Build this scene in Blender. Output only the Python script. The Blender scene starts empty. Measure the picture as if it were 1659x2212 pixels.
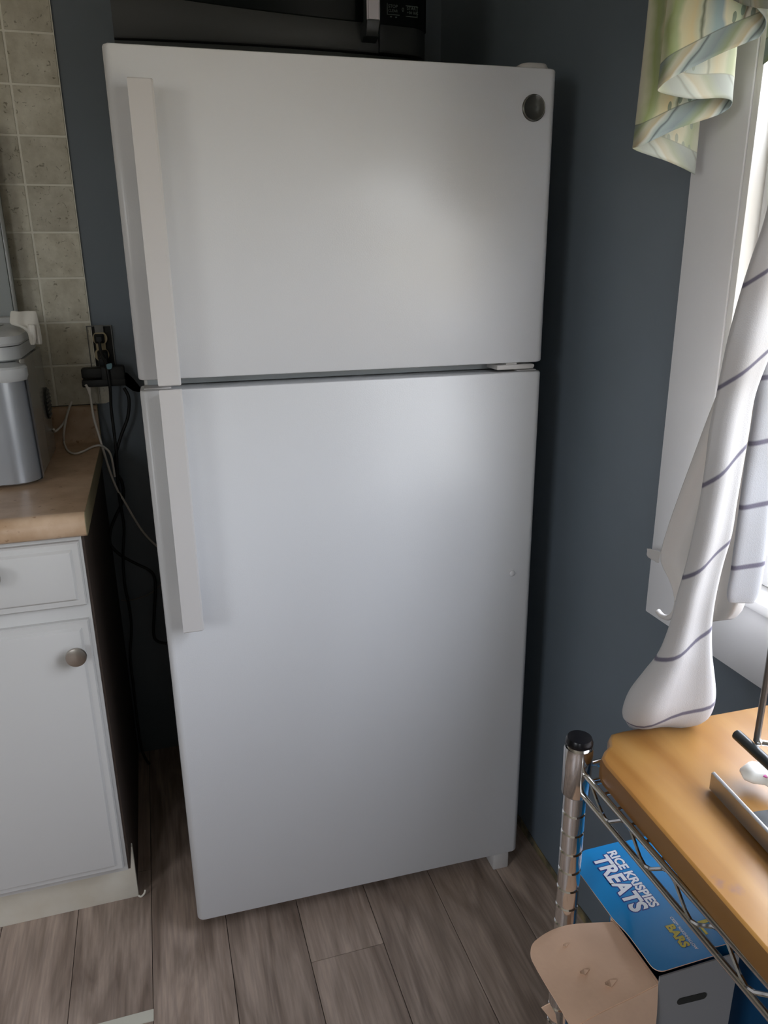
import bpy, bmesh, math, random
from mathutils import Vector, Matrix, noise
random.seed(7)
S = bpy.context.scene
COL = S.collection
PI = math.pi

# ------------------------------------------------------------------ camera
CAMZ = 1.321
F_PX = 1645.47
FW = Vector((0.27223648, 0.9115863, -0.30805474))
RT = Vector((0.95705403, -0.28968352, -0.01144768))
UP = Vector((0.09967393, 0.29170855, 0.95129976))
cd = bpy.data.cameras.new('camera')
cam = bpy.data.objects.new('camera', cd); COL.objects.link(cam)
cd.sensor_fit = 'VERTICAL'; cd.sensor_height = 36.0
cd.lens = 36.0 * F_PX / 2212.0
cd.clip_start = 0.05
cam.matrix_world = Matrix(((RT.x, UP.x, -FW.x, 0), (RT.y, UP.y, -FW.y, 0), (RT.z, UP.z, -FW.z, CAMZ), (0, 0, 0, 1)))
S.camera = cam

# ------------------------------------------------------------------ world, exposure
S.view_settings.view_transform = 'Standard'
S.view_settings.look = 'None'
S.view_settings.gamma = 1.0
S.view_settings.use_curve_mapping = False
S.view_settings.exposure = 0.12
W = bpy.data.worlds.new('overcast'); S.world = W; W.use_nodes = True
wn = W.node_tree.nodes; wl = W.node_tree.links
bg = wn['Background']; bg.inputs['Strength'].default_value = 12.0
tc = wn.new('ShaderNodeTexCoord'); sp = wn.new('ShaderNodeSeparateXYZ'); mr = wn.new('ShaderNodeMapRange'); cr = wn.new('ShaderNodeValToRGB')
mr.inputs['From Min'].default_value = -1; mr.inputs['From Max'].default_value = 1
wl.new(tc.outputs['Generated'], sp.inputs[0]); wl.new(sp.outputs['Z'], mr.inputs['Value']); wl.new(mr.outputs[0], cr.inputs[0]); wl.new(cr.outputs[0], bg.inputs['Color'])
e = cr.color_ramp.elements
e[0].position = 0.0; e[0].color = (0.14, 0.122, 0.08, 1)
e[1].position = 1.0; e[1].color = (1.36, 1.47, 1.74, 1)
for p, c in ((0.47, (0.30, 0.268, 0.195, 1)), (0.53, (0.54, 0.56, 0.57, 1))):
    k = e.new(p); k.color = c

WALL_X = 0.755       # right wall
BACK_Y = 1.994       # back wall
LEFT_X = -2.3
REAR_Y = -2.7
CEIL_Z = 2.45
WIN1 = (-0.50, 0.868, 0.885, 2.02)     # y0 y1 z0 z1 opening in the right wall
FILL_WIN2 = (-1.7, -1.1, 1.0, 2.05)         # x0 x1 z0 z1 opening in the rear wall, unseen, added for fill
WIN3 = (-1.5, -0.30, 1.00, 2.05)         # y0 y1 z0 z1 opening in the left wall
def portal(name, loc, rot, sx, sy):
    l = bpy.data.lights.new(name, 'AREA'); l.shape = 'RECTANGLE'; l.size = sx; l.size_y = sy
    l.cycles.is_portal = True
    o = bpy.data.objects.new(name, l); COL.objects.link(o); o.location = loc; o.rotation_euler = rot
portal('window_portal', (WALL_X + 0.13, (WIN1[0]+WIN1[1])/2, (WIN1[2]+WIN1[3])/2), (0, PI/2, 0), WIN1[3]-WIN1[2], WIN1[1]-WIN1[0])
portal('rear_fill_portal', ((FILL_WIN2[0]+FILL_WIN2[1])/2, REAR_Y - 0.13, (FILL_WIN2[2]+FILL_WIN2[3])/2), (PI/2, 0, 0), FILL_WIN2[1]-FILL_WIN2[0], FILL_WIN2[3]-FILL_WIN2[2])

portal('left_window_portal', (LEFT_X - 0.13, (WIN3[0]+WIN3[1])/2, (WIN3[2]+WIN3[3])/2), (0, -PI/2, 0), WIN3[3]-WIN3[2], WIN3[1]-WIN3[0])

# ------------------------------------------------------------------ helpers
def at(px, py, X=None, Y=None, Z=None):
    """survey helper: the point where the sight line of a photo point meets a real plane of the room"""
    d = FW + RT*((px-829.5)/F_PX) - UP*((py-1106)/F_PX)
    if X is not None: t = X/d.x
    elif Y is not None: t = Y/d.y
    else: t = (Z-CAMZ)/d.z
    return Vector((d.x*t, d.y*t, CAMZ + d.z*t))

def link(o, parent=None, local=False):
    COL.objects.link(o)
    if parent is not None:
        o.parent = parent
        if not local:
            o.matrix_parent_inverse = Matrix(parent['_mw_inv']) if '_mw_inv' in parent else Matrix.Identity(4)
    return o

EMPTY = {}
def thing(name, label, cat, loc=(0, 0, 0), rz=0.0, group=None):
    o = bpy.data.objects.new(name, None); COL.objects.link(o)
    o.empty_display_size = 0.05
    o.location = loc; o.rotation_euler = (0, 0, rz)
    o['label'] = label; o['category'] = cat
    if group: o['group'] = group
    EMPTY[o.name] = Matrix.Translation(Vector(loc)) @ Matrix.Rotation(rz, 4, 'Z')
    return o

def tag(o, label, cat, group=None):
    o['label'] = label; o['category'] = cat
    if group: o['group'] = group
    return o

def add(name, bm, mat, parent=None, smooth=False, local=False, label=None, ang=None):
    bmesh.ops.recalc_face_normals(bm, faces=bm.faces[:])
    me = bpy.data.meshes.new(name); bm.to_mesh(me); bm.free()
    if mat is not None:
        for m in (mat if isinstance(mat, (list, tuple)) else [mat]): me.materials.append(m)
    if smooth or ang:
        for p in me.polygons: p.use_smooth = True
        if ang:
            try: me.set_sharp_from_angle(angle=math.radians(ang))
            except Exception: pass
    o = bpy.data.objects.new(name, me); COL.objects.link(o)
    if parent is not None:
        o.parent = parent
        if not local:
            root = parent
            while root.parent: root = root.parent
            if parent is root and root.name in EMPTY:
                o.matrix_parent_inverse = EMPTY[root.name].inverted()
    if label: o['label'] = label
    return o

def struct(o):
    o['kind'] = 'structure'; return o

def bx(bm, x0, x1, y0, y1, z0, z1, b=0.0, seg=2, rot=None):
    """box into bm, optional bevel"""
    r = bmesh.ops.create_cube(bm, size=1.0)
    vs = r['verts']
    M = Matrix.Translation(((x0+x1)/2, (y0+y1)/2, (z0+z1)/2)) @ Matrix.Diagonal((x1-x0, y1-y0, z1-z0, 1))
    bmesh.ops.transform(bm, matrix=M, verts=vs)
    if b > 0:
        es = list({ed for v in vs for ed in v.link_edges})
        r2 = bmesh.ops.bevel(bm, geom=es, offset=b, segments=seg, affect='EDGES', profile=0.5)
        vs = list({v for f in r2['faces'] for v in f.verts} | {v for v in vs if v.is_valid})
    if rot is not None:
        bmesh.ops.transform(bm, matrix=rot, verts=[v for v in vs if v.is_valid])
    return vs

def box(name, x0, x1, y0, y1, z0, z1, mat, parent=None, b=0.0, seg=2, local=False, label=None):
    bm = bmesh.new(); bx(bm, x0, x1, y0, y1, z0, z1, b, seg)
    return add(name, bm, mat, parent, smooth=False, local=local, label=label, ang=40 if b else None)

def catmull(pts, n=6, closed=False):
    pts = [Vector(p) for p in pts]; out = []
    L = len(pts)
    rng = range(L if closed else L-1)
    for i in rng:
        if closed: p0, p1, p2, p3 = pts[(i-1) % L], pts[i], pts[(i+1) % L], pts[(i+2) % L]
        else: p0, p1, p2, p3 = pts[max(i-1, 0)], pts[i], pts[i+1], pts[min(i+2, L-1)]
        for k in range(n):
            t = k/n
            out.append(0.5*((2*p1)+(p2-p0)*t+(2*p0-5*p1+4*p2-p3)*t*t+(3*p1-p0-3*p2+p3)*t**3))
    if not closed: out.append(pts[-1])
    return out

def sweep(bm, pts, r, seg=8, cap=True, radii=None):
    pts = [Vector(p) for p in pts]
    rings = []; prev = None
    for i, p in enumerate(pts):
        a = pts[max(i-1, 0)]; b = pts[min(i+1, len(pts)-1)]
        t = (b-a).normalized()
        if prev is None:
            n = t.cross(Vector((0, 0, 1)))
            if n.length < 1e-3: n = t.cross(Vector((1, 0, 0)))
            n.normalize()
        else:
            n = prev - t*prev.dot(t); n.normalize()
        prev = n; c = t.cross(n)
        rr = radii[i] if radii else r
        rings.append([bm.verts.new(p + (n*math.cos(2*PI*k/seg) + c*math.sin(2*PI*k/seg))*rr) for k in range(seg)])
    for A, B in zip(rings, rings[1:]):
        for k in range(seg): bm.faces.new((A[k], A[(k+1) % seg], B[(k+1) % seg], B[k]))
    if cap: bm.faces.new(rings[0][::-1]); bm.faces.new(rings[-1])

def tube(name, pts, r, mat, parent=None, seg=8, smoothn=0, **k):
    bm = bmesh.new(); sweep(bm, catmull(pts, smoothn) if smoothn else pts, r, seg)
    return add(name, bm, mat, parent, ang=50, **k)

def lathe(bm, prof, origin, axis='Z', seg=24):
    """profile of (r, h) pairs turned round an axis through origin"""
    o = Vector(origin); rings = []
    for r, h in prof:
        ring = []
        for k in range(seg):
            a = 2*PI*k/seg; c, s = r*math.cos(a), r*math.sin(a)
            v = {'Z': Vector((c, s, h)), 'Y': Vector((c, h, s)), 'X': Vector((h, c, s))}[axis]
            ring.append(bm.verts.new(o+v))
        rings.append(ring)
    for A, B in zip(rings, rings[1:]):
        for k in range(seg): bm.faces.new((A[k], A[(k+1) % seg], B[(k+1) % seg], B[k]))
    bm.faces.new(rings[0][::-1]); bm.faces.new(rings[-1])

def rrect(x0, x1, y0, y1, r, n=6):
    out = []
    for cx, cy, a0 in ((x1-r, y1-r, 0), (x0+r, y1-r, PI/2), (x0+r, y0+r, PI), (x1-r, y0+r, 1.5*PI)):
        for k in range(n+1):
            a = a0 + PI/2*k/n
            out.append((cx+r*math.cos(a), cy+r*math.sin(a)))
    return out

def loft(bm, rings, cap0=True, cap1=True):
    R = [[bm.verts.new(p) for p in ring] for ring in rings]
    n = len(R[0])
    for A, B in zip(R, R[1:]):
        for k in range(n): bm.faces.new((A[k], A[(k+1) % n], B[(k+1) % n], B[k]))
    if cap0: bm.faces.new(R[0][::-1])
    if cap1: bm.faces.new(R[-1])
    return R

def text_mesh(name, body, size, M, mat, parent=None, ext=0.0002, offset=0.0, bold=True, align='LEFT', sx=1.0, label=None, spacing=1.0, shear=0.0):
    cu = bpy.data.curves.new(name+'_source', 'FONT'); cu.body = body; cu.size = size; cu.extrude = ext; cu.offset = offset
    cu.align_x = align; cu.space_character = spacing; cu.shear = shear; cu.resolution_u = 4
    t = bpy.data.objects.new(name+'_source', cu); COL.objects.link(t)
    dg = bpy.context.evaluated_depsgraph_get()
    me = bpy.data.meshes.new_from_object(t.evaluated_get(dg)); me.name = name
    bpy.data.objects.remove(t); bpy.data.curves.remove(cu)
    me.transform(M @ Matrix.Diagonal((sx, 1, 1, 1)))
    me.materials.clear(); me.materials.append(mat)
    o = bpy.data.objects.new(name, me); COL.objects.link(o)
    if parent is not None:
        o.parent = parent
        root = parent
        while root.parent: root = root.parent
        if parent is root and root.name in EMPTY and not parent.get('_loc'):
            o.matrix_parent_inverse = EMPTY[root.name].inverted()
    if label: o['label'] = label
    return o

# ------------------------------------------------------------------ materials
def M_(name, col, rough=0.5, metal=0.0, spec=0.5, bump=None, vary=None, coat=0.0, trans=None, aniso=None):
    """bump=(scale,strength,dist) noise relief; vary=(scale, colour2, amount)"""
    m = bpy.data.materials.new(name); m.use_nodes = True
    n = m.node_tree.nodes; l = m.node_tree.links; p = n['Principled BSDF']
    p.inputs['Base Color'].default_value = (*col, 1)
    p.inputs['Roughness'].default_value = rough; p.inputs['Metallic'].default_value = metal
    p.inputs['Specular IOR Level'].default_value = spec
    if coat: p.inputs['Coat Weight'].default_value = coat; p.inputs['Coat Roughness'].default_value = 0.1
    t = n.new('ShaderNodeTexCoord')
    if bump:
        nz = n.new('ShaderNodeTexNoise'); nz.inputs['Scale'].default_value = bump[0]; nz.inputs['Detail'].default_value = 3
        b = n.new('ShaderNodeBump'); b.inputs['Strength'].default_value = bump[1]; b.inputs['Distance'].default_value = bump[2]
        l.new(t.outputs['Object'], nz.inputs['Vector']); l.new(nz.outputs['Fac'], b.inputs['Height']); l.new(b.outputs[0], p.inputs['Normal'])
    if vary:
        nz = n.new('ShaderNodeTexNoise'); nz.inputs['Scale'].default_value = vary[0]; nz.inputs['Detail'].default_value = 6
        r = n.new('ShaderNodeValToRGB'); r.color_ramp.elements[0].position = 0.35; r.color_ramp.elements[1].position = 0.68
        r.color_ramp.elements[0].color = (*col, 1)
        a = vary[2]; r.color_ramp.elements[1].color = (*[col[i]*(1-a)+vary[1][i]*a for i in range(3)], 1)
        l.new(t.outputs['Object'], nz.inputs['Vector']); l.new(nz.outputs['Fac'], r.inputs[0]); l.new(r.outputs[0], p.inputs['Base Color'])
    return m

def N(m): return m.node_tree.nodes, m.node_tree.links, m.node_tree.nodes['Principled BSDF']

m_wall = M_('slate_wall_paint', (0.128, 0.157, 0.184), 0.42, bump=(160, 0.12, 0.001), vary=(3, (0.145, 0.177, 0.212), 0.7))
m_white_wall = M_('pale_wall_paint', (0.42, 0.41, 0.37), 0.7)
m_ceil = M_('ceiling_paint', (0.75, 0.74, 0.70), 0.8)
m_trim = M_('white_trim_paint', (0.78, 0.78, 0.79), 0.38, bump=(60, 0.08, 0.001), vary=(5, (0.72, 0.72, 0.72), 0.6))
m_jamb_lit = M_('gloss_jamb_lit', (0.82, 0.81, 0.78), 0.3)  # trim white lightened: daylight on the far jamb put into its colour
m_fridge = M_('white_fridge_enamel', (0.63, 0.635, 0.645), 0.30, bump=(420, 0.16, 0.0008))
m_handle = M_('white_handle_plastic', (0.53, 0.51, 0.495), 0.42)
m_gasket = M_('grey_gasket', (0.30, 0.32, 0.33), 0.5)
m_body = M_('fridge_cabinet_side', (0.55, 0.55, 0.54), 0.45)
m_dark = M_('black_plastic', (0.010, 0.013, 0.013), 0.35)
m_black = M_('black_rubber', (0.008, 0.009, 0.009), 0.55)
m_cap = M_('shiny_black_cap', (0.004, 0.004, 0.005), 0.25, spec=0.3)
m_glass_black = M_('black_microwave_glass', (0.004, 0.006, 0.006), 0.3, spec=0.08)
m_mw = M_('charcoal_microwave_front', (0.016, 0.018, 0.018), 0.45, bump=(500, 0.1, 0.0005))
m_silver = M_('brushed_silver', (0.50, 0.50, 0.50), 0.32, 0.9)
m_chrome = M_('chrome', (0.74, 0.73, 0.72), 0.12, 1.0)
m_nickel = M_('brushed_nickel', (0.50, 0.46, 0.41), 0.3, 1.0)
m_badge = M_('dark_badge_enamel', (0.08, 0.08, 0.07), 0.3, 0.6)
m_badge_ring = M_('badge_ring', (0.17, 0.17, 0.15), 0.3, 0.8)
m_cab = M_('white_cabinet_paint', (0.56, 0.55, 0.53), 0.45, bump=(30, 0.06, 0.001))
m_kick = M_('cream_toe_board', (0.76, 0.72, 0.62), 0.5, vary=(14, (0.6, 0.53, 0.40), 0.5))
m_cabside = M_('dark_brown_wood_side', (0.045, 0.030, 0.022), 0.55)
m_print = M_('grey_green_print', (0.11, 0.14, 0.13), 0.5)
m_cream = M_('cream_plastic', (0.50, 0.42, 0.25), 0.45)
m_boxmetal = M_('painted_metal_box', (0.16, 0.16, 0.15), 0.5)
m_cord_w = M_('white_cord_rubber', (0.78, 0.74, 0.68), 0.5)
m_bluetag = M_('pale_blue_tag', (0.20, 0.38, 0.45), 0.5)
m_paper = M_('white_paper', (0.78, 0.76, 0.70), 0.8)
m_ice = M_('silver_plastic', (0.40, 0.42, 0.45), 0.34, 0.55, bump=(900, 0.1, 0.0004))
m_ice_l = M_('light_grey_plastic', (0.58, 0.60, 0.61), 0.3)
m_ice_side = M_('polished_grey_side', (0.45, 0.43, 0.39), 0.2, 0.35)
m_panel = M_('pale_board_plastic', (0.46, 0.50, 0.51), 0.35)
m_panel_e = M_('board_edge_plastic', (0.30, 0.31, 0.30), 0.2)
m_card = M_('brown_cardboard', (0.82, 0.56, 0.40), 0.85, bump=(40, 0.35, 0.003), vary=(9, (0.68, 0.45, 0.31), 0.6))
m_cardgrey = M_('pale_grey_carton', (0.30, 0.30, 0.31), 0.6)
m_blue = M_('bright_blue_carton', (0.004, 0.25, 0.60), 0.36)
m_blue2 = M_('navy_blue_carton', (0.006, 0.05, 0.12), 0.45)
m_navy = M_('navy_print', (0.015, 0.035, 0.25), 0.4)
m_whiteink = M_('white_print', (0.88, 0.89, 0.92), 0.4)
m_yellow = M_('yellow_print', (0.60, 0.50, 0.03), 0.4)
m_slot = M_('black_opening', (0.025, 0.025, 0.023), 0.9)
m_pink = M_('pink_print', (0.62, 0.14, 0.36), 0.5)
m_glue = M_('yellowed_glue_strip', (0.24, 0.19, 0.09), 0.85, vary=(30, (0.06, 0.055, 0.04), 1.0))
m_chip = M_('cream_strip', (0.62, 0.60, 0.50), 0.7)
m_towel_b = M_('plain_pale_linen', (0.66, 0.63, 0.60), 0.9, bump=(700, 0.3, 0.0008))

# floor planks: grain along Y, each plank its own shade
m_plank = M_('grey_brown_vinyl_plank', (0.16, 0.12, 0.10), 0.42)
n, l, p = N(m_plank)
t = n.new('ShaderNodeTexCoord'); oi = n.new('ShaderNodeObjectInfo'); mp = n.new('ShaderNodeMapping'); mp.inputs['Scale'].default_value = (17, 2.6, 1)
va = n.new('ShaderNodeVectorMath'); va.operation = 'ADD'; mul = n.new('ShaderNodeMath'); mul.operation = 'MULTIPLY'; mul.inputs[1].default_value = 37
l.new(oi.outputs['Random'], mul.inputs[0]); l.new(t.outputs['Object'], mp.inputs['Vector']); l.new(mp.outputs[0], va.inputs[0]); l.new(mul.outputs[0], va.inputs[1])
nz = n.new('ShaderNodeTexNoise'); nz.inputs['Scale'].default_value = 1.0; nz.inputs['Detail'].default_value = 8; nz.inputs['Distortion'].default_value = 1.6; l.new(va.outputs[0], nz.inputs['Vector'])
r = n.new('ShaderNodeValToRGB'); l.new(nz.outputs['Fac'], r.inputs[0])
el = r.color_ramp.elements; el[0].position = 0.3; el[0].color = (0.205, 0.152, 0.118, 1); el[1].position = 0.72; el[1].color = (0.49, 0.385, 0.315, 1)
k = el.new(0.5); k.color = (0.335, 0.258, 0.208, 1)
mp2 = n.new('ShaderNodeMapping'); mp2.inputs['Scale'].default_value = (180, 9, 1); l.new(t.outputs['Object'], mp2.inputs['Vector'])
n2 = n.new('ShaderNodeTexNoise'); n2.inputs['Scale'].default_value = 1.0; n2.inputs['Detail'].default_value = 4; l.new(mp2.outputs[0], n2.inputs['Vector'])
mx = n.new('ShaderNodeMix'); mx.data_type = 'RGBA'; mx.blend_type = 'MULTIPLY'; mx.inputs['Factor'].default_value = 0.5
r2 = n.new('ShaderNodeValToRGB'); r2.color_ramp.elements[0].position = 0.35; r2.color_ramp.elements[0].color = (0.62, 0.62, 0.62, 1); r2.color_ramp.elements[1].position = 0.62; r2.color_ramp.elements[1].color = (1.12, 1.1, 1.08, 1)
l.new(n2.outputs['Fac'], r2.inputs[0]); l.new(r.outputs[0], mx.inputs['A']); l.new(r2.outputs[0], mx.inputs['B'])
hs = n.new('ShaderNodeHueSaturation'); mr2 = n.new('ShaderNodeMapRange'); mr2.inputs['To Min'].default_value = 0.82; mr2.inputs['To Max'].default_value = 1.15
l.new(oi.outputs['Random'], mr2.inputs['Value']); l.new(mr2.outputs[0], hs.inputs['Value']); l.new(mx.outputs['Result'], hs.inputs['Color']); l.new(hs.outputs[0], p.inputs['Base Color'])
b = n.new('ShaderNodeBump'); b.inputs['Strength'].default_value = 0.25; b.inputs['Distance'].default_value = 0.001; l.new(n2.outputs['Fac'], b.inputs['Height']); l.new(b.outputs[0], p.inputs['Normal'])

# travertine tile
m_tile = M_('travertine_tile', (0.30, 0.29, 0.24), 0.4)
n, l, p = N(m_tile)
t = n.new('ShaderNodeTexCoord'); oi = n.new('ShaderNodeObjectInfo'); va = n.new('ShaderNodeVectorMath'); va.operation = 'ADD'; mul = n.new('ShaderNodeMath'); mul.operation = 'MULTIPLY'; mul.inputs[1].default_value = 11
l.new(oi.outputs['Random'], mul.inputs[0]); l.new(t.outputs['Object'], va.inputs[0]); l.new(mul.outputs[0], va.inputs[1])
nz = n.new('ShaderNodeTexNoise'); nz.inputs['Scale'].default_value = 22; nz.inputs['Detail'].default_value = 8; nz.inputs['Roughness'].default_value = 0.65; l.new(va.outputs[0], nz.inputs['Vector'])
r = n.new('ShaderNodeValToRGB'); l.new(nz.outputs['Fac'], r.inputs[0]); el = r.color_ramp.elements
el[0].position = 0.32; el[0].color = (0.50, 0.465, 0.36, 1); el[1].position = 0.7; el[1].color = (0.76, 0.73, 0.61, 1)
n2 = n.new('ShaderNodeTexNoise'); n2.inputs['Scale'].default_value = 95; n2.inputs['Detail'].default_value = 5; n2.inputs['Distortion'].default_value = 1.2; l.new(va.outputs[0], n2.inputs['Vector'])
r2 = n.new('ShaderNodeValToRGB'); r2.color_ramp.elements[0].position = 0.30; r2.color_ramp.elements[0].color = (0.35, 0.33, 0.28, 1); r2.color_ramp.elements[1].position = 0.37; r2.color_ramp.elements[1].color = (1, 1, 1, 1)
l.new(n2.outputs['Fac'], r2.inputs[0])
mx = n.new('ShaderNodeMix'); mx.data_type = 'RGBA'; mx.blend_type = 'MULTIPLY'; mx.inputs['Factor'].default_value = 0.8; l.new(r.outputs[0], mx.inputs['A']); l.new(r2.outputs[0], mx.inputs['B'])
hs = n.new('ShaderNodeHueSaturation'); mr2 = n.new('ShaderNodeMapRange'); mr2.inputs['To Min'].default_value = 0.86; mr2.inputs['To Max'].default_value = 1.1
l.new(oi.outputs['Random'], mr2.inputs['Value']); l.new(mr2.outputs[0], hs.inputs['Value']); l.new(mx.outputs['Result'], hs.inputs['Color']); l.new(hs.outputs[0], p.inputs['Base Color'])
b = n.new('ShaderNodeBump'); b.inputs['Strength'].default_value = 0.5; b.inputs['Distance'].default_value = 0.001; l.new(r2.outputs[0], b.inputs['Height']); l.new(b.outputs[0], p.inputs['Normal'])
m_grout = M_('pale_grout', (0.86, 0.84, 0.74), 0.85)

# laminate counter
m_counter = M_('tan_laminate', (0.40, 0.27, 0.17), 0.33)
n, l, p = N(m_counter)
t = n.new('ShaderNodeTexCoord')
def spot_mix(n, l, p, t, base, c2, s1, dark, s2):
    nz = n.new('ShaderNodeTexNoise'); nz.inputs['Scale'].default_value = s1; nz.inputs['Detail'].default_value = 7; l.new(t.outputs['Object'], nz.inputs['Vector'])
    r = n.new('ShaderNodeValToRGB'); r.color_ramp.elements[0].position = 0.35; r.color_ramp.elements[0].color = (*base, 1); r.color_ramp.elements[1].position = 0.68; r.color_ramp.elements[1].color = (*c2, 1); l.new(nz.outputs['Fac'], r.inputs[0])
    n2 = n.new('ShaderNodeTexNoise'); n2.inputs['Scale'].default_value = s2; n2.inputs['Detail'].default_value = 3; l.new(t.outputs['Object'], n2.inputs['Vector'])
    r2 = n.new('ShaderNodeValToRGB'); r2.color_ramp.elements[0].position = 0.28; r2.color_ramp.elements[0].color = (*dark, 1); r2.color_ramp.elements[1].position = 0.36; r2.color_ramp.elements[1].color = (1, 1, 1, 1); l.new(n2.outputs['Fac'], r2.inputs[0])
    mx = n.new('ShaderNodeMix'); mx.data_type = 'RGBA'; mx.blend_type = 'MULTIPLY'; mx.inputs['Factor'].default_value = 0.8; l.new(r.outputs[0], mx.inputs['A']); l.new(r2.outputs[0], mx.inputs['B']); l.new(mx.outputs['Result'], p.inputs['Base Color'])
spot_mix(n, l, p, t, (0.42, 0.275, 0.165), (0.58, 0.42, 0.29), 18, (0.5, 0.4, 0.3), 70)

# maple board
m_board = M_('maple_board_wood', (0.58, 0.35, 0.15), 0.30)
n, l, p = N(m_board)
t = n.new('ShaderNodeTexCoord'); mp = n.new('ShaderNodeMapping'); mp.inputs['Scale'].default_value = (16, 2.2, 8); l.new(t.outputs['Object'], mp.inputs['Vector'])
nz = n.new('ShaderNodeTexNoise'); nz.inputs['Scale'].default_value = 1.4; nz.inputs['Detail'].default_value = 7; nz.inputs['Distortion'].default_value = 0.8; l.new(mp.outputs[0], nz.inputs['Vector'])
r = n.new('ShaderNodeValToRGB'); el = r.color_ramp.elements; el[0].position = 0.3; el[0].color = (0.21, 0.092, 0.018, 1); el[1].position = 0.7; el[1].color = (0.31, 0.165, 0.046, 1); l.new(nz.outputs['Fac'], r.inputs[0])
# two small dark stains by a lower wear patch
n2 = n.new('ShaderNodeTexNoise'); n2.inputs['Scale'].default_value = 9; l.new(t.outputs['Object'], n2.inputs['Vector'])
r2 = n.new('ShaderNodeValToRGB'); r2.color_ramp.elements[0].position = 0.4; r2.color_ramp.elements[0].color = (1, 1, 1, 1); r2.color_ramp.elements[1].position = 0.7; r2.color_ramp.elements[1].color = (0.82, 0.74, 0.72, 1); l.new(n2.outputs['Fac'], r2.inputs[0])
mx = n.new('ShaderNodeMix'); mx.data_type = 'RGBA'; mx.blend_type = 'MULTIPLY'; mx.inputs['Factor'].default_value = 1; l.new(r.outputs[0], mx.inputs['A']); l.new(r2.outputs[0], mx.inputs['B'])
last = mx.outputs['Result']
for (sx, sy, rad) in ((0.4105, 0.4095, 0.0085), (0.4180, 0.3990, 0.009)):
    d = n.new('ShaderNodeVectorMath'); d.operation = 'DISTANCE'; d.inputs[1].default_value = (sx, sy, 0.833)
    nd = n.new('ShaderNodeVectorMath'); nd.operation = 'ADD'; nn = n.new('ShaderNodeTexNoise'); nn.inputs['Scale'].default_value = 160
    sc = n.new('ShaderNodeVectorMath'); sc.operation = 'SCALE'; sc.inputs['Scale'].default_value = 0.010
    l.new(t.outputs['Object'], nn.inputs['Vector']); l.new(nn.outputs['Color'], sc.inputs[0]); l.new(t.outputs['Object'], nd.inputs[0]); l.new(sc.outputs[0], nd.inputs[1]); l.new(nd.outputs[0], d.inputs[0])
    mr3 = n.new('ShaderNodeMapRange'); mr3.inputs['From Min'].default_value = rad*0.5; mr3.inputs['From Max'].default_value = rad; mr3.inputs['To Min'].default_value = 0.55; mr3.inputs['To Max'].default_value = 0
    l.new(d.outputs['Value'], mr3.inputs['Value'])
    m2 = n.new('ShaderNodeMix'); m2.data_type = 'RGBA'; l.new(mr3.outputs[0], m2.inputs['Factor']); l.new(last, m2.inputs['A']); m2.inputs['B'].default_value = (0.16, 0.09, 0.08, 1); last = m2.outputs['Result']
l.new(last, p.inputs['Base Color'])

# glass pane (thin)
m_glass = bpy.data.materials.new('window_glass'); m_glass.use_nodes = True
n = m_glass.node_tree.nodes; l = m_glass.node_tree.links; n.remove(n['Principled BSDF'])
tr = n.new('ShaderNodeBsdfTransparent'); gl = n.new('ShaderNodeBsdfGlossy'); gl.inputs['Roughness'].default_value = 0.02; ms = n.new('ShaderNodeMixShader'); ms.inputs[0].default_value = 0.06
l.new(tr.outputs[0], ms.inputs[1]); l.new(gl.outputs[0], ms.inputs[2]); l.new(ms.outputs[0], n['Material Output'].inputs[0])

def cloth_mat(name, translucency=0.35):
    m = M_(name, (0.6, 0.6, 0.6), 0.9)
    n, l, p = N(m)
    tb = n.new('ShaderNodeBsdfTranslucent'); ms = n.new('ShaderNodeMixShader'); ms.inputs[0].default_value = translucency
    l.new(p.outputs[0], ms.inputs[1]); l.new(tb.outputs[0], ms.inputs[2]); l.new(ms.outputs[0], n['Material Output'].inputs[0])
    return m, n, l, p, tb
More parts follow.
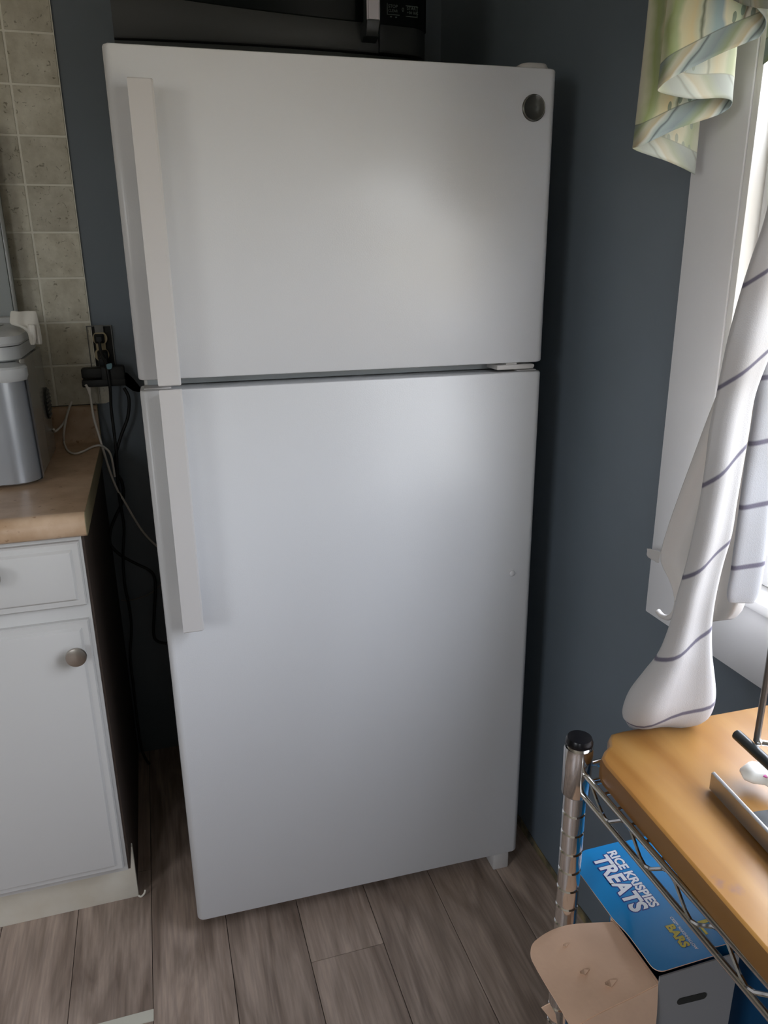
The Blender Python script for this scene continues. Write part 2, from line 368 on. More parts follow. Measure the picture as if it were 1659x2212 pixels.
# valance print: wavy watercolour stripes along the drop, with a slanted-stripe border above the hem (uv.y = metres above hem)
def valance_material(name, pale, tr):
    m, n, l, p, tb = cloth_mat(name, tr)
    uv = n.new('ShaderNodeUVMap'); s = n.new('ShaderNodeSeparateXYZ'); l.new(uv.outputs[0], s.inputs[0])
    nz = n.new('ShaderNodeTexNoise'); nz.inputs['Scale'].default_value = 13; nz.inputs['Detail'].default_value = 3; l.new(uv.outputs[0], nz.inputs['Vector'])
    def mth(op, a, b):
        q = n.new('ShaderNodeMath'); q.operation = op
        for i, v in enumerate((a, b)):
            if isinstance(v, (int, float)): q.inputs[i].default_value = v
            else: l.new(v, q.inputs[i])
        return q.outputs[0]
    wob = mth('MULTIPLY', mth('SUBTRACT', nz.outputs['Fac'], 0.5), 0.045)
    uu = mth('FRACT', mth('MULTIPLY', mth('ADD', s.outputs['X'], wob), 9.0), 0)
    r = n.new('ShaderNodeValToRGB'); r.color_ramp.interpolation = 'LINEAR'; l.new(uu, r.inputs[0])
    cols = [(0.0, (0.62, 0.62, 0.45)), (0.10, (0.36, 0.42, 0.19)), (0.17, (0.42, 0.48, 0.26)), (0.22, (0.66, 0.63, 0.42)), (0.33, (0.68, 0.58, 0.34)), (0.40, (0.60, 0.62, 0.46)),
            (0.43, (0.18, 0.20, 0.14)), (0.46, (0.62, 0.63, 0.50)), (0.58, (0.36, 0.47, 0.46)), (0.66, (0.33, 0.42, 0.44)), (0.70, (0.70, 0.66, 0.48)), (0.82, (0.52, 0.60, 0.42)), (0.87, (0.20, 0.17, 0.12)), (0.89, (0.66, 0.62, 0.52)), (1.0, (0.62, 0.62, 0.45))]
    el = r.color_ramp.elements; el[0].position = cols[0][0]; el[0].color = (*cols[0][1], 1); el[1].position = 1.0; el[1].color = (*cols[-1][1], 1)
    for q, c in cols[1:-1]:
        k = el.new(q); k.color = (*c, 1)
    # leaf spots in a row along one stripe
    vo = n.new('ShaderNodeTexVoronoi'); vo.inputs['Scale'].default_value = 1; vo.voronoi_dimensions = '2D'; mp = n.new('ShaderNodeMapping'); mp.inputs['Scale'].default_value = (95, 42, 1); l.new(uv.outputs[0], mp.inputs['Vector']); l.new(mp.outputs[0], vo.inputs['Vector']); vo.inputs['Randomness'].default_value = 0.55
    lt = mth('LESS_THAN', vo.outputs['Distance'], 0.24)
    gate = mth('GREATER_THAN', mth('SINE', mth('MULTIPLY', s.outputs['X'], 47), 0), 0.5)
    mk = n.new('ShaderNodeMix'); mk.data_type = 'RGBA'; l.new(mth('MULTIPLY', mth('MULTIPLY', lt, gate), 0.75), mk.inputs['Factor']); l.new(r.outputs[0], mk.inputs['A']); mk.inputs['B'].default_value = (0.13, 0.20, 0.16, 1)
    # border
    db = mth('FRACT', mth('MULTIPLY', mth('ADD', mth('ADD', s.outputs['X'], mth('MULTIPLY', s.outputs['Y'], -1.1)), wob), 13), 0)
    r3 = n.new('ShaderNodeValToRGB'); l.new(db, r3.inputs[0]); el = r3.color_ramp.elements; el[0].color = (0.24, 0.29, 0.28, 1); el[1].position = 1; el[1].color = (0.23, 0.27, 0.27, 1)
    for q, c in ((0.22, (0.27, 0.31, 0.19)), (0.34, (0.46, 0.45, 0.34)), (0.5, (0.46, 0.39, 0.25)), (0.56, (0.56, 0.57, 0.50)), (0.66, (0.36, 0.42, 0.38)), (0.70, (0.13, 0.15, 0.15)), (0.76, (0.34, 0.40, 0.38))):
        k = el.new(q); k.color = (*c, 1)
    inb = mth('LESS_THAN', s.outputs['Y'], 0.026)
    mb = n.new('ShaderNodeMix'); mb.data_type = 'RGBA'; l.new(inb, mb.inputs['Factor']); l.new(mk.outputs['Result'], mb.inputs['A']); l.new(r3.outputs[0], mb.inputs['B'])
    line = mth('COMPARE', s.outputs['Y'], 0.026); n[-1].inputs[2].default_value = 0.0007
    ml = n.new('ShaderNodeMix'); ml.data_type = 'RGBA'; l.new(mth('MULTIPLY', line, 0.6), ml.inputs['Factor']); l.new(mb.outputs['Result'], ml.inputs['A']); ml.inputs['B'].default_value = (0.15, 0.16, 0.13, 1)
    mpale = n.new('ShaderNodeMix'); mpale.data_type = 'RGBA'; mpale.inputs['Factor'].default_value = pale; l.new(ml.outputs['Result'], mpale.inputs['A']); mpale.inputs['B'].default_value = (0.52, 0.50, 0.40, 1)
    l.new(mpale.outputs['Result'], p.inputs['Base Color']); l.new(mpale.outputs['Result'], tb.inputs['Color'])
    return m
m_val = valance_material('valance_print', 0.0, 0.3)
m_val_back = valance_material('valance_reverse', 0.5, 0.3)

# striped towel: thin dark bands across the cloth (uv.y = metres along the hang, uv.x = round the fold)
def towel_material(name, base, step, ph, slant):
    m, n, l, p, tb = cloth_mat(name, 0.22)
    uv = n.new('ShaderNodeUVMap'); s = n.new('ShaderNodeSeparateXYZ'); l.new(uv.outputs[0], s.inputs[0])
    a = n.new('ShaderNodeMath'); a.operation = 'MULTIPLY_ADD'; l.new(s.outputs['X'], a.inputs[0]); a.inputs[1].default_value = slant; l.new(s.outputs['Y'], a.inputs[2])
    a1 = n.new('ShaderNodeMath'); a1.operation = 'MULTIPLY_ADD'; l.new(a.outputs[0], a1.inputs[0]); a1.inputs[1].default_value = 1/step; a1.inputs[2].default_value = ph
    f = n.new('ShaderNodeMath'); f.operation = 'FRACT'; l.new(a1.outputs[0], f.inputs[0])
    r = n.new('ShaderNodeValToRGB'); el = r.color_ramp.elements; w = 0.0035/step
    el[0].position = 0.5-w; el[0].color = (*base, 1); el[1].position = 0.5+w; el[1].color = (*base, 1)
    k = el.new(0.5-w*0.45); k.color = (0.16, 0.15, 0.20, 1); k = el.new(0.5+w*0.45); k.color = (0.16, 0.15, 0.20, 1)
    l.new(f.outputs[0], r.inputs[0]); l.new(r.outputs[0], p.inputs['Base Color']); l.new(r.outputs[0], tb.inputs['Color'])
    nz = n.new('ShaderNodeTexNoise'); nz.inputs['Scale'].default_value = 900; tc_ = n.new('ShaderNodeTexCoord'); l.new(tc_.outputs['Object'], nz.inputs['Vector'])
    b = n.new('ShaderNodeBump'); b.inputs['Strength'].default_value = 0.4; b.inputs['Distance'].default_value = 0.0006; l.new(nz.outputs['Fac'], b.inputs['Height']); l.new(b.outputs[0], p.inputs['Normal'])
    return m
m_towel = towel_material('striped_towel_cloth', (0.55, 0.54, 0.54), 0.094, 0.814, 0.020)
m_towel2 = towel_material('striped_towel_cloth_grey', (0.50, 0.51, 0.54), 0.065, 0.45, 0.003)

# ================================================================== SETTING
# floor slab with planks as parts (planks run along Y, 152 mm wide)
fl = struct(box('floor', LEFT_X-0.13, WALL_X+0.13, REAR_Y-0.13, BACK_Y+0.12, -0.06, -0.0035, m_slot))
PW = 0.1516; G = 0.0006
def plank_mesh(L):
    bm = bmesh.new(); bx(bm, G, PW-G, G, L-G, -0.0035, 0.0, 0.0005, 1)
    me = bpy.data.meshes.new('plank'); bm.to_mesh(me); bm.free(); me.materials.append(m_plank); return me
full = plank_mesh(1.22)
x = 0.185 + 3*PW; ci = 0
joint = {2: 1.165, 3: 0.62, 1: 0.66, 0: 1.52, 4: 0.93, 5: 1.40, 6: 0.30, 7: 0.77}
cols = []
k = -1
while True:
    x0 = 0.185 + (2-k)*PW          # k=-1 -> far right partial column
    if x0 + PW < LEFT_X: break
    cols.append((k, x0)); k += 1
for k, x0 in cols:
    kk = {0: 2}.get(k, k)
    off = {1: 0.62, 2: 1.165, 3: 0.55, 4: 0.98, 5: 0.30, 6: 0.75}.get(k, random.uniform(0, 1.2))
    y = off - 1.22*6
    while y < BACK_Y:
        y1 = y + 1.22
        if y1 > REAR_Y:
            ya, yb = max(y, REAR_Y), min(y1, BACK_Y)
            xa, xb = max(x0, LEFT_X), min(x0+PW, WALL_X)
            if xb - xa > 0.005 and yb - ya > 0.01:
                if ya == y and yb == y1 and xa == x0 and xb == x0+PW: me = full
                else:
                    bm = bmesh.new(); bx(bm, xa-x0+G, xb-x0-G, ya-y+G, yb-y-G, -0.0035, 0.0, 0.0005, 1)
                    me = bpy.data.meshes.new('plank'); bm.to_mesh(me); bm.free(); me.materials.append(m_plank)
                o = bpy.data.objects.new('plank', me); COL.objects.link(o); o.location = (x0, y, 0); o.parent = fl
        y = y1

# walls
def wall_with_hole(name, u0, u1, z0, z1, hu0, hu1, hz0, hz1, mk, mat):
    bm = bmesh.new()
    z0 = -0.0035
    for a, b_, c, d in ((u0, hu0, z0, z1), (hu1, u1, z0, z1), (hu0, hu1, z0, hz0), (hu0, hu1, hz1, z1)): mk(bm, a, b_, c, d)
    return struct(add(name, bm, mat))
wall_with_hole('wall_right', REAR_Y, BACK_Y, 0, CEIL_Z, *WIN1, lambda bm, a, b_, c, d: bx(bm, WALL_X, WALL_X+0.13, a, b_, c, d), m_wall)
wall_with_hole('wall_rear', LEFT_X, WALL_X, 0, CEIL_Z, *FILL_WIN2, lambda bm, a, b_, c, d: bx(bm, a, b_, REAR_Y-0.13, REAR_Y, c, d), m_white_wall)
wb = struct(box('wall_back', LEFT_X-0.13, WALL_X+0.13, BACK_Y, BACK_Y+0.12, -0.0035, CEIL_Z, m_wall))
wall_with_hole('wall_left', REAR_Y, BACK_Y, 0, CEIL_Z, *WIN3, lambda bm, a, b_, c, d: bx(bm, LEFT_X-0.13, LEFT_X, a, b_, c, d), m_white_wall)
struct(box('ceiling', LEFT_X-0.13, WALL_X+0.13, REAR_Y-0.13, BACK_Y+0.12, CEIL_Z, CEIL_Z+0.1, m_ceil))

# backsplash tiles, parts of the back wall
TX1 = -0.130; TP = 0.0999; TG = 0.0044; TZ0 = 1.0055
grout = box('grout', TX1-12*TP, TX1, BACK_Y-0.0044, BACK_Y-0.0002, TZ0, CEIL_Z-0.2, m_grout, wb)
bm = bmesh.new(); bx(bm, TG/2, TP-TG/2, -0.0055, -0.0003, TG/2, TP-TG/2, 0.0011, 2)
tme = bpy.data.meshes.new('tile'); bm.to_mesh(tme); bm.free(); tme.materials.append(m_tile)
bm = bmesh.new(); bx(bm, TG/2, TP-TG/2, -0.0055, -0.0003, 0.0, 1.1013-TZ0-TG/2, 0.0011, 2)
tme0 = bpy.data.meshes.new('tile'); bm.to_mesh(tme0); bm.free(); tme0.materials.append(m_tile)
for i in range(12):
    for j in range(-1, 12):
        o = bpy.data.objects.new('tile', tme0 if j < 0 else tme); COL.objects.link(o); o.parent = wb
        o.location = (TX1-(i+1)*TP, BACK_Y-0.0002, TZ0 if j < 0 else 1.1013+j*TP)
        o.rotation_euler = (0, 0, 0)
# small rounded end piece past the tile edge at the bottom
bm = bmesh.new()
loft(bm, [[Vector((px_, y_, pz_)) for px_, pz_ in [(-0.129, 1.0055), (-0.118, 1.0055), (-0.1085, 1.009), (-0.1045, 1.018), (-0.1045, 1.060), (-0.129, 1.060)]] for y_ in (BACK_Y-0.0055, BACK_Y-0.0003)])
add('tile', bm, m_tile, wb)

# torn glue strip along the right wall at the floor
bm = bmesh.new()
ys = [BACK_Y - 0.02 - i*0.045 for i in range(60)]
top = [0.022 + 0.014*noise.noise(Vector((y*9, 3.1, 0))) + 0.006*noise.noise(Vector((y*40, 0, 1))) for y in ys]
for i in range(59):
    a, b_ = ys[i], ys[i+1]
    vv = [bm.verts.new(q) for q in ((WALL_X-0.0022, a, 0.0005), (WALL_X-0.0022, b_, 0.0005), (WALL_X-0.0022, b_, top[i+1]), (WALL_X-0.0022, a, top[i]), (WALL_X-0.0002, a, 0.0005), (WALL_X-0.0002, b_, 0.0005), (WALL_X-0.0002, b_, top[i+1]), (WALL_X-0.0002, a, top[i]))]
    for f in ((0, 1, 2, 3), (5, 4, 7, 6), (3, 2, 6, 7)): bm.faces.new([vv[q] for q in f])
struct(add('trim_1', bm, m_glue))

# window 1 in the right wall
y0, y1, z0, z1 = WIN1
CX = WALL_X - 0.020; CW = 0.124
w1 = thing('window_1', 'white-painted window with wide flat casing beside the refrigerator', 'window', (WALL_X, (y0+y1)/2, z0))
w1['kind'] = 'structure'; del w1['label']; del w1['category']
box('casing', CX, WALL_X-0.0003, y1+0.0, 0.969, z0-0.109, z1+0.1, m_trim, w1, 0.002)
box('casing', CX, WALL_X-0.0003, y0-0.124, y0, z0-0.109, z1+0.1, m_trim, w1, 0.002)
box('casing', CX+0.001, WALL_X-0.0003, y0+0.0005, y1-0.0005, z0-0.109, z0-0.004, m_trim, w1, 0.002)
box('casing', CX+0.001, WALL_X-0.0003, y0+0.0005, y1-0.0005, z1, z1+0.1, m_trim, w1, 0.002)
box('jamb', WALL_X-0.018, WALL_X+0.128, y1-0.012, y1-0.0005, z0+0.001, z1-0.001, m_jamb_lit, w1, 0.001)
box('jamb', WALL_X-0.018, WALL_X+0.128, y0+0.0005, y0+0.012, z0+0.001, z1-0.001, m_trim, w1, 0.001)
box('sill', WALL_X-0.030, WALL_X+0.128, y0+0.013, y1-0.013, z0-0.003, z0+0.012, m_trim, w1, 0.003)
box('jamb', WALL_X-0.018, WALL_X+0.128, y0+0.013, y1-0.013, z1-0.012, z1-0.001, m_trim, w1, 0.001)
# stops and two sashes
box('stop', WALL_X+0.004, WALL_X+0.013, y1-0.030, y1-0.0125, z0+0.013, z1-0.013, m_trim, w1, 0.003)
box('stop', WALL_X+0.004, WALL_X+0.013, y0+0.0125, y0+0.030, z0+0.013, z1-0.013, m_trim, w1, 0.003)
zm = (z0+z1)/2
for k_, (sa, sb, sx_) in enumerate(((z0+0.013, zm+0.02, WALL_X+0.015), (zm-0.02, z1-0.013, WALL_X+0.052))):
    bm = bmesh.new()
    for a in ((y0+0.014, y0+0.058, sa, sb), (y1-0.058, y1-0.014, sa, sb), (y0+0.058, y1-0.058, sa, sa+0.045), (y0+0.058, y1-0.058, sb-0.04, sb)):
        bx(bm, sx_, sx_+0.034, a[0], a[1], a[2], a[3], 0.003)
    sash = add('sash', bm, m_trim, w1, ang=40)
    box('pane', sx_+0.015, sx_+0.019, y0+0.058, y1-0.058, sa+0.045, sb-0.04, m_glass, sash, local=True)
# unseen window added in the rear wall as fill light from behind the camera
x0_, x1_, a0, a1 = FILL_WIN2
w2 = thing('rear_fill_window', '', '', ((x0_+x1_)/2, REAR_Y, a0)); w2['kind'] = 'structure'; del w2['label']; del w2['category']
bm = bmesh.new()
for a in ((x0_-0.09, x0_, a0-0.09, a1+0.09), (x1_, x1_+0.09, a0-0.09, a1+0.09), (x0_, x1_, a0-0.09, a0), (x0_, x1_, a1, a1+0.09)): bx(bm, a[0], a[1], REAR_Y+0.0003, REAR_Y+0.02, a[2], a[3], 0.002)
add('casing', bm, m_trim, w2, ang=40)
bm = bmesh.new()
for a in ((x0_+0.001, x0_+0.05, a0+0.001, a1-0.001), (x1_-0.05, x1_-0.001, a0+0.001, a1-0.001), (x0_+0.05, x1_-0.05, a0+0.001, a0+0.05), (x0_+0.05, x1_-0.05, a1-0.05, a1-0.001), (x0_+0.05, x1_-0.05, (a0+a1)/2-0.02, (a0+a1)/2+0.02)): bx(bm, a[0], a[1], REAR_Y-0.08, REAR_Y-0.045, a[2], a[3], 0.002)
sash = add('sash', bm, m_trim, w2, ang=40)
box('pane', x0_+0.05, x1_-0.05, REAR_Y-0.064, REAR_Y-0.060, a0+0.05, a1-0.05, m_glass, sash, local=True)

yl0, yl1, a0, a1 = WIN3
w3 = thing('window_3', '', '', (LEFT_X, (yl0+yl1)/2, a0)); w3['kind'] = 'structure'; del w3['label']; del w3['category']
bm = bmesh.new()
for a in ((yl0-0.09, yl0, a0-0.09, a1+0.09), (yl1, yl1+0.09, a0-0.09, a1+0.09), (yl0, yl1, a0-0.09, a0), (yl0, yl1, a1, a1+0.09)): bx(bm, LEFT_X+0.0003, LEFT_X+0.02, a[0], a[1], a[2], a[3], 0.002)
add('casing', bm, m_trim, w3, ang=40)
bm = bmesh.new()
for a in ((yl0+0.001, yl0+0.05, a0+0.001, a1-0.001), (yl1-0.05, yl1-0.001, a0+0.001, a1-0.001), (yl0+0.05, yl1-0.05, a0+0.001, a0+0.05), (yl0+0.05, yl1-0.05, a1-0.05, a1-0.001), (yl0+0.05, yl1-0.05, (a0+a1)/2-0.02, (a0+a1)/2+0.02)): bx(bm, LEFT_X-0.08, LEFT_X-0.045, a[0], a[1], a[2], a[3], 0.002)
sash = add('sash', bm, m_trim, w3, ang=40)
box('pane', LEFT_X-0.064, LEFT_X-0.060, yl0+0.05, yl1-0.05, a0+0.05, a1-0.05, m_glass, sash, local=True)

# ================================================================== REFRIGERATOR (local frame: x to the right, y into the room's back, z up)
FX, FY, FR = -0.0235, 1.2859, -0.0221
fr = thing('refrigerator', 'large white top-freezer refrigerator standing between counter and dark wall', 'refrigerator', (FX, FY, 0), FR)
FWD = 0.711
bm = bmesh.new(); bx(bm, 0.006, FWD-0.006, 0.075, 0.690, 0.045, 1.612, 0.006)
add('body', bm, m_body, fr, local=True, ang=40)
bm = bmesh.new(); bx(bm, 0.02, FWD-0.02, 0.085, 0.12, 0.012, 0.044)
add('base_grille', bm, m_dark, fr, local=True)
def door_shell(name, za, zb):
    """door skin with big rounded vertical front edges"""
    bm = bmesh.new()
    def prof(ins, r, yb=0.062):
        out = []
        for k in range(7):
            a = PI + PI/2*k/6
            out.append((ins+r+r*math.cos(a), r+ins+r*math.sin(a)))
        for k in range(7):
            a = 1.5*PI + PI/2*k/6
            out.append((FWD-ins-r+r*math.cos(a), r+ins+r*math.sin(a)))
        out += [(FWD-ins, yb), (ins, yb)]
        return out
    rings = []
    for ins, z in ((0.0035, za), (0.0012, za+0.001), (0, za+0.0035), (0, zb-0.0035), (0.0012, zb-0.001), (0.0035, zb)):
        rings.append([Vector((x_, y_, z)) for x_, y_ in prof(ins, 0.013)])
    loft(bm, rings)
    return add(name, bm, m_fridge, fr, local=True, ang=35)
d_up = door_shell('freezer_door', 1.1494, 1.6252)
d_lo = door_shell('refrigerator_door', 0.0476, 1.1328)
# gaskets
for za, zb in ((1.1535, 1.604), (0.062, 1.128)):
    box('gasket', 0.012, FWD-0.012, 0.0625, 0.0745, za, zb, m_gasket, fr, 0.002, local=True)
# strip of cabinet seen through the gap
box('center_rail', 0.012, FWD-0.012, 0.052, 0.0618, 1.1345, 1.1485, m_gasket, fr, 0.001, local=True)
# door end caps
def cap(x0, x1, z0, z1, parent): box('end_cap', x0, x1, 0.0125, 0.058, z0, z1, m_handle, parent, 0.0012, local=True)
cap(0.0065, 0.050, 1.1329, 1.1350, d_lo); cap(0.665, 0.7045, 1.1329, 1.1350, d_lo)
cap(0.0065, 0.038, 1.6253, 1.6275, d_up)
# mid hinge, top hinge cover, bottom hinge foot
bm = bmesh.new(); bx(bm, 0.622, 0.695, 0.004, 0.062, 1.1372, 1.1462, 0.002); bx(bm, 0.640, 0.662, 0.006, 0.040, 1.1460, 1.1490, 0.001); bx(bm, 0.6955, 0.700, 0.012, 0.030, 1.139, 1.1440, 0.001)
add('hinge', bm, m_handle, fr, local=True, ang=40, label='white middle hinge')
bm = bmesh.new()
rings = []
for s_, z in ((1, 1.6256), (1, 1.632), (0.9, 1.6375), (0.55, 1.641)):
    rings.append([Vector((0.684+(x_-0.684)*s_, 0.062+(y_-0.062)*s_, z)) for x_, y_ in rrect(0.658, 0.7095, 0.020, 0.12, 0.018)])
loft(bm, rings); add('hinge_cover', bm, m_handle, fr, local=True, ang=50)
bm = bmesh.new(); bx(bm, 0.655, 0.693, 0.006, 0.055, 0.0, 0.0445, 0.004)
add('foot', bm, m_handle, fr, local=True, ang=40); box('foot', 0.03, 0.07, 0.10, 0.14, 0.0, 0.0445, m_handle, fr, 0.003, local=True)
# bumper button on the lower door
bm = bmesh.new(); lathe(bm, [(0.0062, 0.0), (0.0062, -0.0018), (0.0045, -0.0030), (0.001, -0.0032)], (0.667, 0, 0.736), 'Y', 20)
add('hole_plug', bm, m_fridge, d_lo, local=True, ang=50)
# handles: flat bar standing off the door on end mounts
def handle(parent, za, zb, mount):
    bm = bmesh.new()
    XL, XR_ = 0.0305, 0.0655
    ring = lambda z, e_: [Vector((x_, y_, z)) for x_, y_ in ((XL+e_, -0.046+e_), (XR_-0.003-e_, -0.046+e_), (XR_-e_, -0.0425), (XR_-e_, -0.034-e_), (XL+e_, -0.034-e_))]
    loft(bm, [ring(za, 0.0012), ring(za+0.0015, 0), ring(zb-0.0015, 0), ring(zb, 0.0012)])
    for m0, m1 in mount:
        bx(bm, XL+0.003, XR_-0.003, -0.0345, 0.0, m0, m1, 0.003)
    # narrow web joining bar and door on the hinge side
    bx(bm, XR_-0.010, XR_-0.003, -0.0345, 0.0, za+0.01, zb-0.01)
    return add('handle', bm, m_handle, parent, local=True, ang=30)
handle(d_up, 1.1455, 1.5735, ((1.150, 1.175), (1.468, 1.5715)))
handle(d_lo, 0.7195, 1.1395, ((0.7215, 0.790), (1.100, 1.131)))
# round badge with a script monogram
bm = bmesh.new(); lathe(bm, [(0.0205, 0.0), (0.0205, -0.0022), (0.0190, -0.0034), (0.0168, -0.0030), (0.0160, -0.0024), (0.001, -0.0024)], (0.6695, 0, 1.5655), 'Y', 40)
bd = add('badge', bm, m_badge, d_up, local=True, ang=40, label='round dark metal maker\'s badge')
bm = bmesh.new()
sweep(bm, [(0.6695+0.0188*math.cos(a), -0.0034, 1.5655+0.0188*math.sin(a)) for a in [2*PI*k/40 for k in range(41)]], 0.0009, 6)
add('badge_ring', bm, m_badge_ring, bd, local=True, ang=50)

# ================================================================== MICROWAVE on top of the refrigerator
MX0, MX1, MY = -0.006, 0.556, 1.50
mw = thing('microwave', 'black countertop microwave on top of the white refrigerator', 'microwave', ((MX0+MX1)/2, MY+0.2, 1.618))
bm = bmesh.new(); bx(bm, MX0+0.004, MX1-0.002, MY+0.045, MY+0.40, 1.630, 1.935, 0.004)
add('casing', bm, m_dark, mw, ang=40)
def curve_y(x_): # bowed front
    u_ = (x_-MX0)/(MX1-MX0)
    return MY + 0.018*(2*u_-1)**2 + (0.03*max(0, (u_-0.93)/0.07)**2) 
def front_panel(name, xa, xb, zf0, zf1, mat, dy=0.0, n_=16, parent=mw, thick=0.04):
    bm = bmesh.new(); rings = []
    for i in range(n_+1):
        x_ = xa+(xb-xa)*i/n_; y_ = curve_y(x_)+dy; b0 = zf0(x_); b1 = zf1(x_)
        rings.append([Vector((x_, y_+0.002, b0)), Vector((x_, y_, b0+0.003)), Vector((x_, y_, b1)), Vector((x_, MY+thick, b1)), Vector((x_, MY+thick, b0))])
    loft(bm, rings); return add(name, bm, mat, parent, ang=35)
def arc(x_):  # lower edge of the dark glass
    u_ = min(1, max(0, (x_-MX0)/(0.445-MX0)))
    return 1.7335 + 0.0245*(1-u_)**2.2
XS = 0.4515
front_panel('door', MX0, XS-0.0012, lambda x_: 1.688, arc, m_mw)
front_panel('control_panel', XS+0.0012, 0.549, lambda x_: 1.690, lambda x_: 1.7335, m_mw)
front_panel('bottom_strip', MX0, MX1-0.006, lambda x_: 1.630, lambda x_: 1.6865, m_dark, 0.012)
dr = front_panel('door_glass', MX0, XS-0.0012, lambda x_: arc(x_)+0.0003, lambda x_: 1.93, m_glass_black, 0.001)
kp = front_panel('keypad', XS+0.0012, MX1-0.003, lambda x_: 1.7338, lambda x_: 1.93, m_glass_black, 0.001)
# vertical door handle with a bright grip and dark foot
bm = bmesh.new()
def hr(z, w, y_a, y_b, cx=0.4305): return [Vector((cx+dx*w, y_, z)) for dx, y_ in ((-1, y_b), (-1, y_a+0.006), (-0.75, y_a), (0.75, y_a), (1, y_a+0.006), (1, y_b))]
loft(bm, [hr(1.702, 0.0128, MY-0.006, MY+0.004), hr(1.707, 0.0140, MY-0.020, MY+0.004), hr(1.728, 0.0150, MY-0.030, MY+0.004), hr(1.7292, 0.0150, MY-0.030, MY-0.018), hr(1.90, 0.0150, MY-0.030, MY-0.018)])
h_ = add('handle', bm, m_dark, mw, ang=35)
bm = bmesh.new(); loft(bm, [hr(1.7295, 0.0118, MY-0.0345, MY-0.0305), hr(1.90, 0.0118, MY-0.0345, MY-0.0305)])
add('grip', bm, M_('satin_grip', (0.62, 0.58, 0.62), 0.35, 0.3), h_, local=False, ang=35, label='brushed silver grip')
h_.children[0].matrix_parent_inverse = Matrix.Identity(4)
# keypad lettering
def face_text(body, x_, z_, size, nm='lettering', align='CENTER'):
    M = Matrix.Translation((x_, curve_y(x_)-0.0002, z_)) @ Matrix.Rotation(PI/2, 4, 'X')
    return text_mesh(nm, body, size, M, m_print, kp, ext=0.0002, align=align, label=None)
def bar(xa, xb, za, zb):
    bm = bmesh.new(); yy = curve_y((xa+xb)/2); bx(bm, xa, xb, yy-0.0006, yy+0.0008, za, zb)
    return add('key_outline', bm, m_print, kp)
for nm, lines, cx in (('a', ('STOP', 'CLEAR'), 0.479), ('b', ('START', '+30 SEC'), 0.5175)):
    face_text(lines[0], cx, 1.7615, 0.0074); face_text(lines[1], cx, 1.7550, 0.0062)
for a in ((0.4675, 0.4683, 1.7505, 1.768), (0.4683, 0.4915, 1.7505, 1.7513), (0.5270, 0.5278, 1.7505, 1.768), (0.5045, 0.5270, 1.7505, 1.7513), (0.5045, 0.5270, 1.7672, 1.768), (0.4735, 0.4765, 1.7468, 1.7482), (0.4835, 0.4865, 1.7468, 1.7482)): bar(*a)
face_text('0', 0.4985, 1.7575, 0.0090)
for fx_ in (0.03, 0.52):
    bm = bmesh.new(); lathe(bm, [(0.012, 0), (0.010, 0.0165)], (fx_, MY+0.08, 1.6125), 'Z', 16); add('foot', bm, m_black, mw, ang=50)
    bm = bmesh.new(); lathe(bm, [(0.012, 0), (0.010, 0.0165)], (fx_, MY+0.36, 1.6125), 'Z', 16); add('foot', bm, m_black, mw, ang=50)

# ================================================================== BASE CABINET, COUNTER
CR = -0.147; FY0 = 1.378
cb = thing('base_cabinet', 'white painted base cabinet with round knob under the tan counter', 'cabinet', (-0.6, 1.68, 0))
CL = -1.05
box('body', CL, CR-0.0045, FY0, BACK_Y-0.001, 0.134, 0.872, m_cab, cb, 0.001)
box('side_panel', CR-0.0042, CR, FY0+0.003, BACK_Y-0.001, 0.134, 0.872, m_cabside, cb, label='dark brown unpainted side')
box('toe_board', CL, CR+0.002, FY0+0.067, FY0+0.080, 0.0, 0.1335, m_kick, cb, 0.001, label='cream toe board')
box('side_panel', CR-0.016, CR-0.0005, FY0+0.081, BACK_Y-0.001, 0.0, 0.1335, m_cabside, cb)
def panel_front(name, xa, xb, za, zb, parent):
    bm = bmesh.new()
    e1, e2 = 0.004, 0.019
    def rg(ins, y_): return [Vector((xa+ins, y_, za+ins)), Vector((xb-ins, y_, za+ins)), Vector((xb-ins, y_, zb-ins)), Vector((xa+ins, y_, zb-ins))]
    loft(bm, [rg(0, FY0-0.0004), rg(0, FY0-0.009), rg(0.0025, FY0-0.0125), rg(0.0125, FY0-0.0135), rg(0.0165, FY0-0.0185), rg(0.0195, FY0-0.0195)])
    return add(name, bm, m_cab, parent, ang=20)
def knob(parent, x_, z_):
    bm = bmesh.new(); lathe(bm, [(0.0085, 0.0), (0.0065, -0.004), (0.0060, -0.012), (0.0155, -0.0165), (0.0185, -0.0205), (0.0176, -0.0245), (0.012, -0.0262), (0.001, -0.0268)], (x_, FY0-0.0193, z_), 'Y', 28)
    return add('knob', bm, m_nickel, parent, ang=50, label='brushed nickel round knob')
d = panel_front('door', -0.585, -0.1575, 0.150, 0.712, cb); knob(d, -0.1835, 0.6545)
d = panel_front('drawer', -0.585, -0.1555, 0.741, 0.863, cb); knob(d, -0.301, 0.822)
d = panel_front('door', -1.03, -0.603, 0.150, 0.712, cb); knob(d, -1.00, 0.6545)
d = panel_front('drawer', -1.03, -0.603, 0.741, 0.863, cb); knob(d, -0.816, 0.822)
# curl of loose caulk at the foot of the toe board
tube('loose_caulk', [(-0.1450, 1.441, 0.006), (-0.140, 1.438, 0.004), (-0.133, 1.441, 0.007), (-0.130, 1.446, 0.012)], 0.0022, m_kick, cb, smoothn=4)

